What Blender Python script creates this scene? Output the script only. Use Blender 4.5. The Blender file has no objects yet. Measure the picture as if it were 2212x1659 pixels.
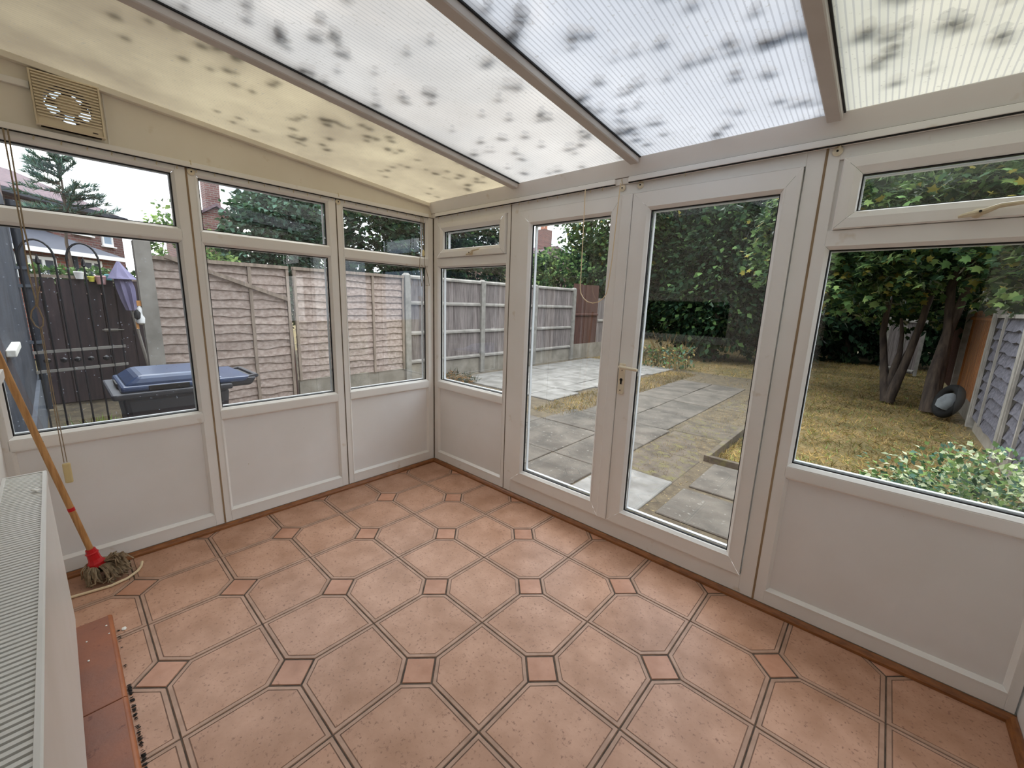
import bpy, bmesh, math, random
import numpy as np
from mathutils import Vector, Matrix

random.seed(4)
SC = bpy.context.scene
COL = SC.collection
PI = math.pi

# ------------------------------------------------------------------ camera
cam_d = bpy.data.cameras.new('camera')
cam = bpy.data.objects.new('camera', cam_d)
COL.objects.link(cam)
cam_d.sensor_width = 36.0
cam_d.lens = 14.418
cam_d.clip_start = 0.02
cam_d.clip_end = 300
cam.matrix_world = Matrix(((0.739545, -0.155914, 0.654801, 2.88727),
                           (0.672283, 0.122965, -0.730011, -2.18682),
                           (0.033301, 0.980087, 0.195756, 1.45),
                           (0, 0, 0, 1)))
SC.camera = cam

# ------------------------------------------------------------------ colour management
vs = SC.view_settings
vs.view_transform = 'Standard'
vs.look = 'None'
vs.gamma = 1.0
vs.use_curve_mapping = False
vs.exposure = 2.2

# ------------------------------------------------------------------ node helpers
def srgb(r, g, b):
    def f(c):
        c = c / 255.0
        return c / 12.92 if c <= 0.04045 else ((c + 0.055) / 1.055) ** 2.4
    return (f(r), f(g), f(b), 1.0)

class NT:
    def __init__(self, tree):
        self.t = tree
        self.n = tree.nodes
        self.n.clear()
    def node(self, typ, **kw):
        x = self.n.new(typ)
        for k, v in kw.items():
            if k.startswith('_'):
                setattr(x, k[1:], v)
            else:
                k2 = k.replace('__', ' ')
                x.inputs[k2].default_value = v
        return x
    def link(self, a, b):
        self.t.links.new(a, b)
    def coord(self, scale=(1, 1, 1), out='Object', rnd=False):
        c = self.node('ShaderNodeTexCoord')
        m = self.node('ShaderNodeMapping')
        m.inputs['Scale'].default_value = scale
        self.link(c.outputs[out], m.inputs['Vector'])
        if rnd:
            oi = self.node('ShaderNodeObjectInfo')
            mu = self.node('ShaderNodeMath', _operation='MULTIPLY')
            mu.inputs[1].default_value = 37.0
            self.link(oi.outputs['Random'], mu.inputs[0])
            cx = self.node('ShaderNodeCombineXYZ')
            for i in range(3):
                self.link(mu.outputs[0], cx.inputs[i])
            self.link(cx.outputs[0], m.inputs['Location'])
        return m.outputs['Vector']
    def noise(self, vec, scale, detail=4, rough=0.55, dist=0.0):
        x = self.node('ShaderNodeTexNoise')
        x.inputs['Scale'].default_value = scale
        x.inputs['Detail'].default_value = detail
        x.inputs['Roughness'].default_value = rough
        x.inputs['Distortion'].default_value = dist
        if vec is not None:
            self.link(vec, x.inputs['Vector'])
        return x.outputs['Fac']
    def ramp(self, fac, stops):
        x = self.node('ShaderNodeValToRGB')
        e = x.color_ramp.elements
        while len(e) < len(stops):
            e.new(0.5)
        for i, (p, c) in enumerate(stops):
            e[i].position = p
            e[i].color = c if len(c) == 4 else (*c, 1)
        self.link(fac, x.inputs['Fac'])
        return x.outputs['Color']
    def mix(self, fac, a, b, mode='MIX'):
        x = self.node('ShaderNodeMix', _data_type='RGBA', _blend_type=mode)
        for sock, v in ((x.inputs[0], fac), (x.inputs[6], a), (x.inputs[7], b)):
            if hasattr(v, 'is_output') or isinstance(v, bpy.types.NodeSocket):
                self.link(v, sock)
            else:
                sock.default_value = v
        return x.outputs[2]
    def math(self, op, a, b=0.0, clamp=False):
        x = self.node('ShaderNodeMath', _operation=op, _use_clamp=clamp)
        for i, v in enumerate((a, b)):
            if isinstance(v, bpy.types.NodeSocket):
                self.link(v, x.inputs[i])
            else:
                x.inputs[i].default_value = v
        return x.outputs[0]

MATS = {}
def new_mat(name):
    m = bpy.data.materials.new(name)
    m.use_nodes = True
    MATS[name] = m
    return m, NT(m.node_tree)

def pbr(name, a, b=None, scale=8.0, rough=0.6, stretch=(1, 1, 1), bump=0.0, bscale=None, lo=0.35, hi=0.65,
        spots=None, spot_scale=60.0, spot_amt=(0.62, 0.7), rnd=False, tint=0.0, metal=0.0, spec=0.5, detail=5):
    m, t = new_mat(name)
    vec = t.coord(stretch, rnd=rnd)
    out = t.node('ShaderNodeOutputMaterial')
    p = t.node('ShaderNodeBsdfPrincipled')
    p.inputs['Roughness'].default_value = rough
    p.inputs['Metallic'].default_value = metal
    p.inputs['Specular IOR Level'].default_value = spec
    t.link(p.outputs[0], out.inputs[0])
    if b is None:
        col = None
        p.inputs['Base Color'].default_value = a
        src = a
    else:
        nz = t.noise(vec, scale, detail)
        src = t.ramp(nz, [(lo, a), (hi, b)])
    if spots is not None:
        n2 = t.noise(vec, spot_scale, 3, 0.6)
        f = t.ramp(n2, [(spot_amt[0], (0, 0, 0, 1)), (spot_amt[1], (1, 1, 1, 1))])
        src = t.mix(f, src, spots)
    if tint > 0:
        oi = t.node('ShaderNodeObjectInfo')
        v = t.math('MULTIPLY_ADD', oi.outputs['Random'], tint)
        t.n[-1].inputs[2].default_value = 1 - tint / 2
        hs = t.node('ShaderNodeHueSaturation')
        t.link(v, hs.inputs['Value'])
        if isinstance(src, bpy.types.NodeSocket):
            t.link(src, hs.inputs['Color'])
        else:
            hs.inputs['Color'].default_value = src
        src = hs.outputs[0]
    if isinstance(src, bpy.types.NodeSocket):
        t.link(src, p.inputs['Base Color'])
    if bump > 0:
        bn = t.noise(vec, bscale or scale * 3, 5)
        bp = t.node('ShaderNodeBump')
        bp.inputs['Strength'].default_value = min(1.0, bump)
        bp.inputs['Distance'].default_value = 0.01
        t.link(bn, bp.inputs['Height'])
        t.link(bp.outputs[0], p.inputs['Normal'])
    return m

# ------------------------------------------------------------------ world : bright broken overcast
w = bpy.data.worlds.new('sky')
SC.world = w
w.use_nodes = True
t = NT(w.node_tree)
wo = t.node('ShaderNodeOutputWorld')
bg = t.node('ShaderNodeBackground')
tc = t.node('ShaderNodeTexCoord')
sep = t.node('ShaderNodeSeparateXYZ')
t.link(tc.outputs['Generated'], sep.inputs[0])
mp = t.node('ShaderNodeMapping')
mp.inputs['Scale'].default_value = (1.0, 1.0, 2.2)
mp.inputs['Location'].default_value = (0.3, 0.1, 0.2)
t.link(tc.outputs['Generated'], mp.inputs['Vector'])
cl = t.noise(mp.outputs[0], 2.6, 7, 0.55, 0.4)
cloud = t.ramp(cl, [(0.40, (0.25, 0.34, 0.46, 1)), (0.50, (0.74, 0.80, 0.86, 1)), (0.56, (1.16, 1.14, 1.12, 1))])
zen = t.ramp(sep.outputs['Z'], [(0.0, (0.50, 0.50, 0.50, 1)), (0.2, (0.62, 0.62, 0.62, 1)), (0.5, (0.86, 0.85, 0.84, 1)), (1.0, (1.22, 1.20, 1.18, 1))])
skyc = t.mix(1.0, cloud, zen, 'MULTIPLY')
t.link(skyc, bg.inputs['Color'])
bg.inputs['Strength'].default_value = 1.25
t.link(bg.outputs[0], wo.inputs[0])

SC.cycles.max_bounces = 10
SC.cycles.diffuse_bounces = 5
SC.cycles.glossy_bounces = 4
SC.cycles.transmission_bounces = 6
SC.cycles.transparent_max_bounces = 24
SC.cycles.use_denoising = True
SC.cycles.sample_clamp_indirect = 6.0

# ------------------------------------------------------------------ object helpers
def props(o, label=None, cat=None, group=None, kind=None):
    if label: o['label'] = label
    if cat: o['category'] = cat
    if group: o['group'] = group
    if kind: o['kind'] = kind
    return o

def empty(name, loc=(0, 0, 0), rz=0.0, label=None, cat=None, group=None, kind=None, parent=None):
    o = bpy.data.objects.new(name, None)
    COL.objects.link(o)
    o.location = loc
    o.rotation_euler = (0, 0, rz)
    o.empty_display_size = 0.1
    if parent: o.parent = parent
    return props(o, label, cat, group, kind)

def copy_tree(o, parent=None):
    c = o.copy()
    COL.objects.link(c)
    c.parent = parent
    for ch in list(o.children):
        copy_tree(ch, c)
    return c

class MB:
    """collects polygons, builds one mesh object"""
    def __init__(self):
        self.v = []; self.f = []; self.m = []
    def add(self, vs, fs, mi=0):
        b = len(self.v)
        self.v += [tuple(x) for x in vs]
        for f in fs:
            self.f.append([b + i for i in f]); self.m.append(mi)
        return self
    def box(self, x0, x1, y0, y1, z0, z1, mi=0, M=None):
        vs = [(x0, y0, z0), (x1, y0, z0), (x1, y1, z0), (x0, y1, z0), (x0, y0, z1), (x1, y0, z1), (x1, y1, z1), (x0, y1, z1)]
        if M is not None: vs = [M @ Vector(q) for q in vs]
        return self.add(vs, [(0, 3, 2, 1), (4, 5, 6, 7), (0, 1, 5, 4), (1, 2, 6, 5), (2, 3, 7, 6), (3, 0, 4, 7)], mi)
    def bar(self, a, b, wx, wy, up=(0, 0, 1), mi=0):
        """rectangular bar from a to b, wx along side, wy along up"""
        a = Vector(a); b = Vector(b); d = (b - a).normalized()
        u = Vector(up)
        s = d.cross(u)
        if s.length < 1e-5: s = d.cross(Vector((1, 0, 0)))
        s.normalize(); u = s.cross(d).normalized()
        vs = []
        for p in (a, b):
            for (i, j) in ((-1, -1), (1, -1), (1, 1), (-1, 1)):
                vs.append(p + s * (i * wx / 2) + u * (j * wy / 2))
        return self.add(vs, [(3, 2, 1, 0), (4, 5, 6, 7), (0, 1, 5, 4), (1, 2, 6, 5), (2, 3, 7, 6), (3, 0, 4, 7)], mi)
    def tube(self, pts, r, n=8, mi=0, cap=True, closed=False):
        pts = [Vector(p) for p in pts]
        k = len(pts)
        rs = r if isinstance(r, (list, tuple)) else [r] * k
        ref = Vector((0, 0, 1))
        d0 = (pts[1] - pts[0]).normalized()
        if abs(d0.z) > 0.9: ref = Vector((1, 0, 0))
        vs = []; prev = None
        for i, p in enumerate(pts):
            if closed:
                d = (pts[(i + 1) % k] - pts[i - 1]).normalized()
            else:
                d = (pts[min(i + 1, k - 1)] - pts[max(i - 1, 0)]).normalized()
            s = d.cross(ref) if prev is None else prev - d * prev.dot(d)
            if s.length < 1e-6: s = d.cross(Vector((0.3, 1, 0.2)))
            s.normalize(); prev = s
            u = s.cross(d)
            for j in range(n):
                a = 2 * PI * j / n
                vs.append(p + (s * math.cos(a) + u * math.sin(a)) * rs[i])
        fs = []
        for i in range(k if closed else k - 1):
            i2 = (i + 1) % k
            for j in range(n):
                fs.append((i * n + j, i * n + (j + 1) % n, i2 * n + (j + 1) % n, i2 * n + j))
        if cap and not closed:
            fs.append(tuple(range(n - 1, -1, -1)))
            fs.append(tuple((k - 1) * n + j for j in range(n)))
        return self.add(vs, fs, mi)
    def lathe(self, prof, n=16, c=(0, 0, 0), M=None, mi=0):
        vs = []; fs = []
        for (r, z) in prof:
            for j in range(n):
                a = 2 * PI * j / n
                q = Vector((r * math.cos(a), r * math.sin(a), z))
                if M is not None: q = M @ q
                vs.append(q + Vector(c))
        for i in range(len(prof) - 1):
            for j in range(n):
                fs.append((i * n + j, i * n + (j + 1) % n, (i + 1) * n + (j + 1) % n, (i + 1) * n + j))
        fs.append(tuple(range(n - 1, -1, -1)))
        fs.append(tuple((len(prof) - 1) * n + j for j in range(n)))
        return self.add(vs, fs, mi)
    def prism(self, poly, h0, h1, fn=lambda x, y, z: (x, y, z), mi=0):
        n = len(poly)
        vs = [fn(x, y, h0) for x, y in poly] + [fn(x, y, h1) for x, y in poly]
        fs = [tuple(range(n - 1, -1, -1)), tuple(range(n, 2 * n))]
        for i in range(n):
            j = (i + 1) % n
            fs.append((i, j, n + j, n + i))
        return self.add(vs, fs, mi)
    def mesh(self, name, mats):
        me = bpy.data.meshes.new(name)
        me.from_pydata([tuple(q) for q in self.v], [], self.f)
        for m_ in (mats if isinstance(mats, (list, tuple)) else [mats]):
            me.materials.append(MATS[m_])
        for p, mi in zip(me.polygons, self.m):
            p.material_index = mi
        return me
    def build(self, name, mats, parent=None, bevel=0.0, smooth=False, fix=True, seg=2, label=None, cat=None, group=None, kind=None):
        me = self.mesh(name, mats)
        if fix:
            bm = bmesh.new(); bm.from_mesh(me)
            bmesh.ops.recalc_face_normals(bm, faces=bm.faces)
            bm.to_mesh(me); bm.free()
        if smooth:
            for p in me.polygons: p.use_smooth = True
        o = bpy.data.objects.new(name, me)
        COL.objects.link(o)
        if parent: o.parent = parent
        if bevel > 0:
            bv = o.modifiers.new('bevel', 'BEVEL')
            bv.width = bevel; bv.segments = seg; bv.limit_method = 'ANGLE'
        if smooth and bevel == 0:
            es = o.modifiers.new('split', 'EDGE_SPLIT'); es.split_angle = math.radians(40)
        return props(o, label, cat, group, kind)

def rect_ring(fn, a0, a1, b0, b1, prof, mitre=0.0):
    """picture-frame sweep: prof = [(inset, depth)], fn(a, b, depth) -> xyz"""
    mb = MB()
    k = len(prof)
    corners = []
    for (i, d) in prof:
        corners.append([(a0 + i, b0 + i, d), (a1 - i, b0 + i, d), (a1 - i, b1 - i, d), (a0 + i, b1 - i, d)])
    for s in range(4):
        e = (s + 1) % 4
        vs = []
        for r in range(k):
            p, q = Vector(corners[r][s]), Vector(corners[r][e])
            dd = (q - p).normalized() * mitre
            vs += [fn(*(p + dd)), fn(*(q - dd))]
        mb.add(vs, [(2 * r, 2 * r + 1, 2 * r + 3, 2 * r + 2) for r in range(k - 1)])
    return mb

# ------------------------------------------------------------------ materials
pbr('upvc', srgb(242, 241, 238), srgb(236, 233, 228), 3.0, 0.38, spec=0.4, lo=0.3, hi=0.75, spots=srgb(214, 202, 182), spot_scale=9, spot_amt=(0.66, 0.8))
pbr('upvc_panel', srgb(238, 237, 236), srgb(232, 230, 227), 2.0, 0.45, spots=srgb(206, 196, 180), spot_scale=42, spot_amt=(0.74, 0.78))
pbr('upvc_cream', srgb(236, 231, 219), srgb(229, 222, 208), 2.0, 0.5, spots=srgb(214, 202, 178), spot_scale=11, spot_amt=(0.66, 0.8))
pbr('rafter_paint', srgb(206, 200, 194), srgb(196, 189, 182), 4.0, 0.5)
pbr('stain', srgb(168, 146, 116), srgb(138, 114, 86), 14.0, 0.7, stretch=(1, 1, 0.25))
pbr('seam', srgb(120, 108, 92), srgb(96, 86, 74), 20.0, 0.8)
pbr('spacer', srgb(206, 208, 210), None, rough=0.35)
pbr('rubber', srgb(22, 22, 24), None, rough=0.6)
pbr('cream_metal', srgb(222, 210, 182), srgb(204, 188, 154), 30, 0.4)
pbr('handle_white', srgb(235, 224, 200), srgb(226, 214, 188), 20, 0.35)
pbr('dark_hole', srgb(20, 17, 15), None, rough=0.8)
pbr('plaster', srgb(226, 224, 220), srgb(218, 215, 210), 2.5, 0.85)
pbr('dark_room', srgb(74, 68, 64), srgb(60, 55, 52), 2.0, 0.9)
pbr('trim_wood', srgb(150, 94, 48), srgb(118, 70, 34), 6.0, 0.45, stretch=(3, 3, 20), bump=0.1)
pbr('grout', srgb(104, 88, 74), srgb(62, 53, 46), 22.0, 0.85)
pbr('tile_field', srgb(200, 157, 132), srgb(171, 128, 101), 7.0, 0.46, rnd=True, tint=0.07, spots=srgb(140, 100, 80), spot_scale=85, spot_amt=(0.58, 0.72), lo=0.3, hi=0.7, bump=0.06, bscale=60, stretch=(1, 1, 1))
pbr('tile_band', srgb(186, 151, 130), srgb(164, 131, 110), 14.0, 0.5, rnd=True)
pbr('tile_line', srgb(138, 106, 88), srgb(114, 88, 74), 18.0, 0.7)
pbr('tile_inset', srgb(200, 150, 124), srgb(178, 127, 99), 8.0, 0.46, rnd=True, tint=0.14, spots=srgb(176, 130, 106), spot_scale=50, spot_amt=(0.62, 0.72))
pbr('quarry', srgb(160, 98, 70), srgb(138, 92, 76), 5.0, 0.5, spots=srgb(120, 72, 56), spot_scale=30, bump=0.1, bscale=50)
pbr('quarry_edge', srgb(172, 104, 62), srgb(150, 86, 52), 8.0, 0.5)
pbr('rad_white', srgb(228, 226, 222), srgb(222, 220, 214), 3.0, 0.35)
pbr('rad_dark', srgb(70, 74, 80), None, rough=0.6)
pbr('mop_wood', srgb(196, 148, 92), srgb(170, 122, 70), 5.0, 0.5, stretch=(20, 20, 1.2), lo=0.4, hi=0.6)
pbr('red_plastic', srgb(206, 22, 30), srgb(190, 14, 24), 12, 0.35)
pbr('mop_string', srgb(168, 150, 122), srgb(122, 106, 84), 40, 0.95)
pbr('hose', srgb(226, 206, 170), None, rough=0.45)
pbr('cord', srgb(146, 130, 106), None, rough=0.8)
pbr('cord_weight', srgb(220, 202, 150), None, rough=0.5)
pbr('white_bit', srgb(238, 236, 230), None, rough=0.6)
pbr('fan_white', srgb(226, 214, 190), srgb(218, 206, 180), 4, 0.4)
pbr('fan_dark', srgb(52, 34, 34), None, rough=0.6)
pbr('fan_blade', srgb(88, 74, 76), None, rough=0.4)
# outdoors
pbr('slab', srgb(100, 94, 86), srgb(70, 66, 60), 3.5, 0.9, rnd=True, tint=0.16, spots=srgb(126, 122, 114), spot_scale=26, spot_amt=(0.62, 0.7), bump=0.3, bscale=60)
pbr('slab_dirty', srgb(98, 89, 78), srgb(70, 63, 54), 5.0, 0.95, rnd=True, tint=0.16, spots=srgb(98, 92, 60), spot_scale=11, spot_amt=(0.5, 0.66), bump=0.4, bscale=50)
pbr('slab_pale', srgb(138, 136, 132), srgb(104, 102, 98), 4.0, 0.85, rnd=True, tint=0.12, spots=srgb(112, 110, 100), spot_scale=14, spot_amt=(0.58, 0.7), bump=0.25, bscale=50)
pbr('soil', srgb(98, 88, 70), srgb(70, 62, 50), 9.0, 1.0, spots=srgb(150, 132, 92), spot_scale=40, bump=0.6, bscale=40)
pbr('lawn_base', srgb(122, 104, 70), srgb(84, 78, 46), 2.2, 1.0, spots=srgb(160, 142, 96), spot_scale=30, bump=0.5, bscale=40)
pbr('moss', srgb(112, 104, 58), srgb(136, 120, 70), 8.0, 1.0, bump=0.8, bscale=30)
pbr('roof_moss', srgb(48, 52, 42), srgb(30, 34, 30), 30.0, 1.0)
pbr('concrete', srgb(146, 143, 137), srgb(124, 121, 115), 9.0, 0.95, rnd=True, bump=0.25, bscale=60)
pbr('concrete_board', srgb(150, 144, 134), srgb(124, 118, 108), 4.0, 0.95, rnd=True, bump=0.25, bscale=40)
pbr('lap_wood', srgb(168, 154, 146), srgb(134, 118, 110), 3.0, 0.85, stretch=(6, 1, 9), rnd=True, tint=0.2, spots=srgb(108, 90, 80), spot_scale=14, spot_amt=(0.62, 0.72), bump=0.2, bscale=9)
pbr('close_wood', srgb(132, 124, 122), srgb(98, 90, 88), 3.0, 0.9, stretch=(9, 9, 0.9), rnd=True, tint=0.35, bump=0.2, bscale=9)
pbr('batten_wood', srgb(150, 136, 124), srgb(118, 106, 96), 4.0, 0.85, stretch=(6, 6, 1), rnd=True)
pbr('rail_wood', srgb(150, 146, 140), srgb(122, 118, 112), 4.0, 0.85, rnd=True)
pbr('blue_wood', srgb(96, 96, 106), srgb(60, 60, 70), 3.0, 0.85, stretch=(6, 1, 9), rnd=True, tint=0.25, bump=0.2, bscale=9)
pbr('orange_wood', srgb(178, 116, 54), srgb(138, 80, 34), 3.0, 0.75, stretch=(9, 9, 0.8), rnd=True, tint=0.25)
pbr('gate_wood', srgb(70, 58, 60), srgb(46, 38, 44), 3.0, 0.8, stretch=(9, 9, 0.8), rnd=True, tint=0.3)
pbr('brown_wood', srgb(88, 58, 48), srgb(66, 44, 38), 3.0, 0.85, stretch=(9, 9, 0.8), rnd=True)
pbr('iron', srgb(26, 26, 32), None, rough=0.5, metal=0.2)
pbr('bin_body', srgb(58, 60, 68), srgb(50, 52, 60), 6, 0.5)
pbr('bin_lid', srgb(52, 74, 112), srgb(44, 62, 98), 5, 0.28, spec=0.7)
pbr('parasol', srgb(132, 128, 158), srgb(116, 112, 144), 6, 0.9)
pbr('render_dark', srgb(56, 62, 74), srgb(36, 40, 52), 5, 0.95, bump=0.6, bscale=70)
pbr('drainpipe', srgb(34, 40, 52), None, rough=0.45)
pbr('plinth', srgb(92, 98, 108), srgb(76, 82, 92), 6, 0.9)
pbr('sill_white', srgb(232, 230, 222), None, rough=0.5)
pbr('glass_dark', srgb(60, 72, 84), None, rough=0.12, spec=0.8)
pbr('glass_sky', srgb(150, 170, 190), None, rough=0.1, spec=0.8)
pbr('roof_slate', srgb(60, 64, 78), srgb(44, 48, 60), 9, 0.8, stretch=(1, 1, 4))
pbr('window_white', srgb(236, 236, 236), None, rough=0.4)
pbr('bark', srgb(84, 72, 62), srgb(50, 42, 38), 6, 0.95, stretch=(3, 3, 0.6), bump=0.6, bscale=14)
pbr('tyre', srgb(10, 10, 11), None, rough=0.8)
pbr('white_sack', srgb(120, 126, 130), srgb(96, 100, 104), 8, 0.8)
pbr('pink_pot', srgb(206, 160, 158), None, rough=0.7)
pbr('yellow', srgb(214, 210, 84), None, rough=0.6)
pbr('turquoise', srgb(112, 186, 196), None, rough=0.6)
pbr('orange', srgb(206, 146, 84), None, rough=0.6)
pbr('black', srgb(22, 22, 24), None, rough=0.6)
pbr('white_bird', srgb(232, 232, 232), None, rough=0.6)
pbr('chimney_pot', srgb(150, 100, 80), None, rough=0.8)

def brick_mat(name, a, b, mortar, sx=4.4, sz=13.0):
    m, t = new_mat(name)
    out = t.node('ShaderNodeOutputMaterial')
    p = t.node('ShaderNodeBsdfPrincipled')
    p.inputs['Roughness'].default_value = 0.9
    br = t.node('ShaderNodeTexBrick')
    br.inputs['Color1'].default_value = a
    br.inputs['Color2'].default_value = b
    br.inputs['Mortar'].default_value = mortar
    br.inputs['Scale'].default_value = 1.0
    br.inputs['Mortar Size'].default_value = 0.012
    br.inputs['Brick Width'].default_value = 0.225
    br.inputs['Row Height'].default_value = 0.075
    c = t.node('ShaderNodeTexCoord')
    sp = t.node('ShaderNodeSeparateXYZ')
    t.link(c.outputs['Object'], sp.inputs[0])
    cx = t.node('ShaderNodeCombineXYZ')
    t.link(t.math('ADD', sp.outputs[0], sp.outputs[1]), cx.inputs[0])
    t.link(sp.outputs[2], cx.inputs[1])
    t.link(cx.outputs[0], br.inputs['Vector'])
    t.link(br.outputs['Color'], p.inputs['Base Color'])
    t.link(p.outputs[0], out.inputs[0])
brick_mat('brick_red', srgb(112, 70, 66), srgb(88, 56, 56), srgb(112, 104, 100))
brick_mat('brick_orange', srgb(140, 78, 62), srgb(118, 66, 54), srgb(126, 118, 110))

def tile_roof(name, a, b):
    m, t = new_mat(name)
    out = t.node('ShaderNodeOutputMaterial')
    p = t.node('ShaderNodeBsdfPrincipled')
    p.inputs['Roughness'].default_value = 0.9
    vec = t.coord((1, 1, 1))
    n1 = t.noise(vec, 9, 4)
    col = t.ramp(n1, [(0.35, a), (0.65, b)])
    wv = t.node('ShaderNodeTexWave', _bands_direction='Z')
    wv.inputs['Scale'].default_value = 3.2
    wv.inputs['Distortion'].default_value = 0.6
    t.link(vec, wv.inputs['Vector'])
    col = t.mix(t.math('MULTIPLY', wv.outputs['Fac'], 0.25), col, srgb(60, 52, 56))
    t.link(col, p.inputs['Base Color'])
    t.link(p.outputs[0], out.inputs[0])
tile_roof('roof_tiles', srgb(112, 90, 96), srgb(84, 70, 78))

def leaf_mat(name, col, trans=0.35, rough=0.45, vary=0.5):
    m, t = new_mat(name)
    out = t.node('ShaderNodeOutputMaterial')
    d = t.node('ShaderNodeBsdfDiffuse')
    g = t.node('ShaderNodeBsdfGlossy')
    tr = t.node('ShaderNodeBsdfTranslucent')
    g.inputs['Roughness'].default_value = rough
    vec = t.coord((1, 1, 1))
    n1 = t.noise(vec, 1.6, 3)
    dark = tuple(c * (1 - vary) for c in col[:3]) + (1,)
    light = tuple(min(1, c * (1 + vary)) for c in col[:3]) + (1,)
    c2 = t.ramp(n1, [(0.35, dark), (0.65, light)])
    t.link(c2, d.inputs['Color'])
    t.link(c2, tr.inputs['Color'])
    m1 = t.node('ShaderNodeMixShader'); m1.inputs[0].default_value = trans
    t.link(d.outputs[0], m1.inputs[1]); t.link(tr.outputs[0], m1.inputs[2])
    m2 = t.node('ShaderNodeMixShader')
    lw = t.node('ShaderNodeLayerWeight'); lw.inputs['Blend'].default_value = 0.12
    t.link(t.math('MULTIPLY', lw.outputs['Fresnel'], 0.35), m2.inputs[0])
    t.link(m1.outputs[0], m2.inputs[1]); t.link(g.outputs[0], m2.inputs[2])
    t.link(m2.outputs[0], out.inputs[0])
leaf_mat('leaf_dark', srgb(52, 76, 52))
leaf_mat('leaf_deep', srgb(36, 56, 42))
leaf_mat('leaf_mid', srgb(92, 120, 72))
leaf_mat('leaf_light', srgb(132, 156, 94))
leaf_mat('leaf_yellow', srgb(142, 134, 66))
leaf_mat('leaf_brown', srgb(150, 106, 58))
leaf_mat('leaf_blue', srgb(92, 122, 106))
leaf_mat('leaf_cream', srgb(204, 212, 176))
leaf_mat('needle', srgb(70, 94, 92))
leaf_mat('straw', srgb(168, 144, 94), 0.3)
leaf_mat('straw_dark', srgb(124, 102, 64), 0.3)
leaf_mat('blade', srgb(104, 104, 52), 0.3)

def glass_mat(name, haze=0.0, drops=0.0, refl=1.5, hcol=(0.75, 0.85, 1.0, 1)):
    m, t = new_mat(name)
    out = t.node('ShaderNodeOutputMaterial')
    tr = t.node('ShaderNodeBsdfTransparent'); tr.inputs['Color'].default_value = (0.965, 0.975, 0.97, 1)
    gl = t.node('ShaderNodeBsdfGlossy'); gl.inputs['Roughness'].default_value = 0.0
    fr = t.node('ShaderNodeFresnel'); fr.inputs['IOR'].default_value = 1.5
    ge = t.node('ShaderNodeNewGeometry')
    nb = t.math('SUBTRACT', 1.0, ge.outputs['Backfacing'])
    f = t.math('MULTIPLY', t.math('MULTIPLY', fr.outputs[0], nb), refl, clamp=True)
    mx = t.node('ShaderNodeMixShader')
    t.link(f, mx.inputs[0]); t.link(tr.outputs[0], mx.inputs[1]); t.link(gl.outputs[0], mx.inputs[2])
    last = mx.outputs[0]
    if haze > 0 or drops > 0:
        vec = t.coord((1, 1, 1))
        di = t.node('ShaderNodeBsdfTranslucent'); di.inputs['Color'].default_value = hcol
        n1 = t.noise(vec, 2.0, 4)
        hz = t.math('MULTIPLY', n1, haze * 2)
        vo = t.node('ShaderNodeTexVoronoi'); vo.inputs['Scale'].default_value = 70
        t.link(vec, vo.inputs['Vector'])
        sp = t.node('ShaderNodeSeparateColor')
        t.link(vo.outputs['Color'], sp.inputs[0])
        dr = t.math('LESS_THAN', vo.outputs['Distance'], t.math('MULTIPLY', sp.outputs[0], 0.28))
        keep = t.math('GREATER_THAN', sp.outputs[1], 0.80)
        dr = t.math('MULTIPLY', t.math('MULTIPLY', dr, keep), drops)
        tot = t.math('ADD', hz, dr, clamp=True)
        m2 = t.node('ShaderNodeMixShader')
        t.link(tot, m2.inputs[0]); t.link(last, m2.inputs[1]); t.link(di.outputs[0], m2.inputs[2])
        last = m2.outputs[0]
    t.link(last, out.inputs[0])
glass_mat('glass', 0.0, 0.0, 2.6)
glass_mat('glass_rainy', 0.0, 0.20, 2.2)
glass_mat('glass_damp', 0.0, 0.05, 2.4)

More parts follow.
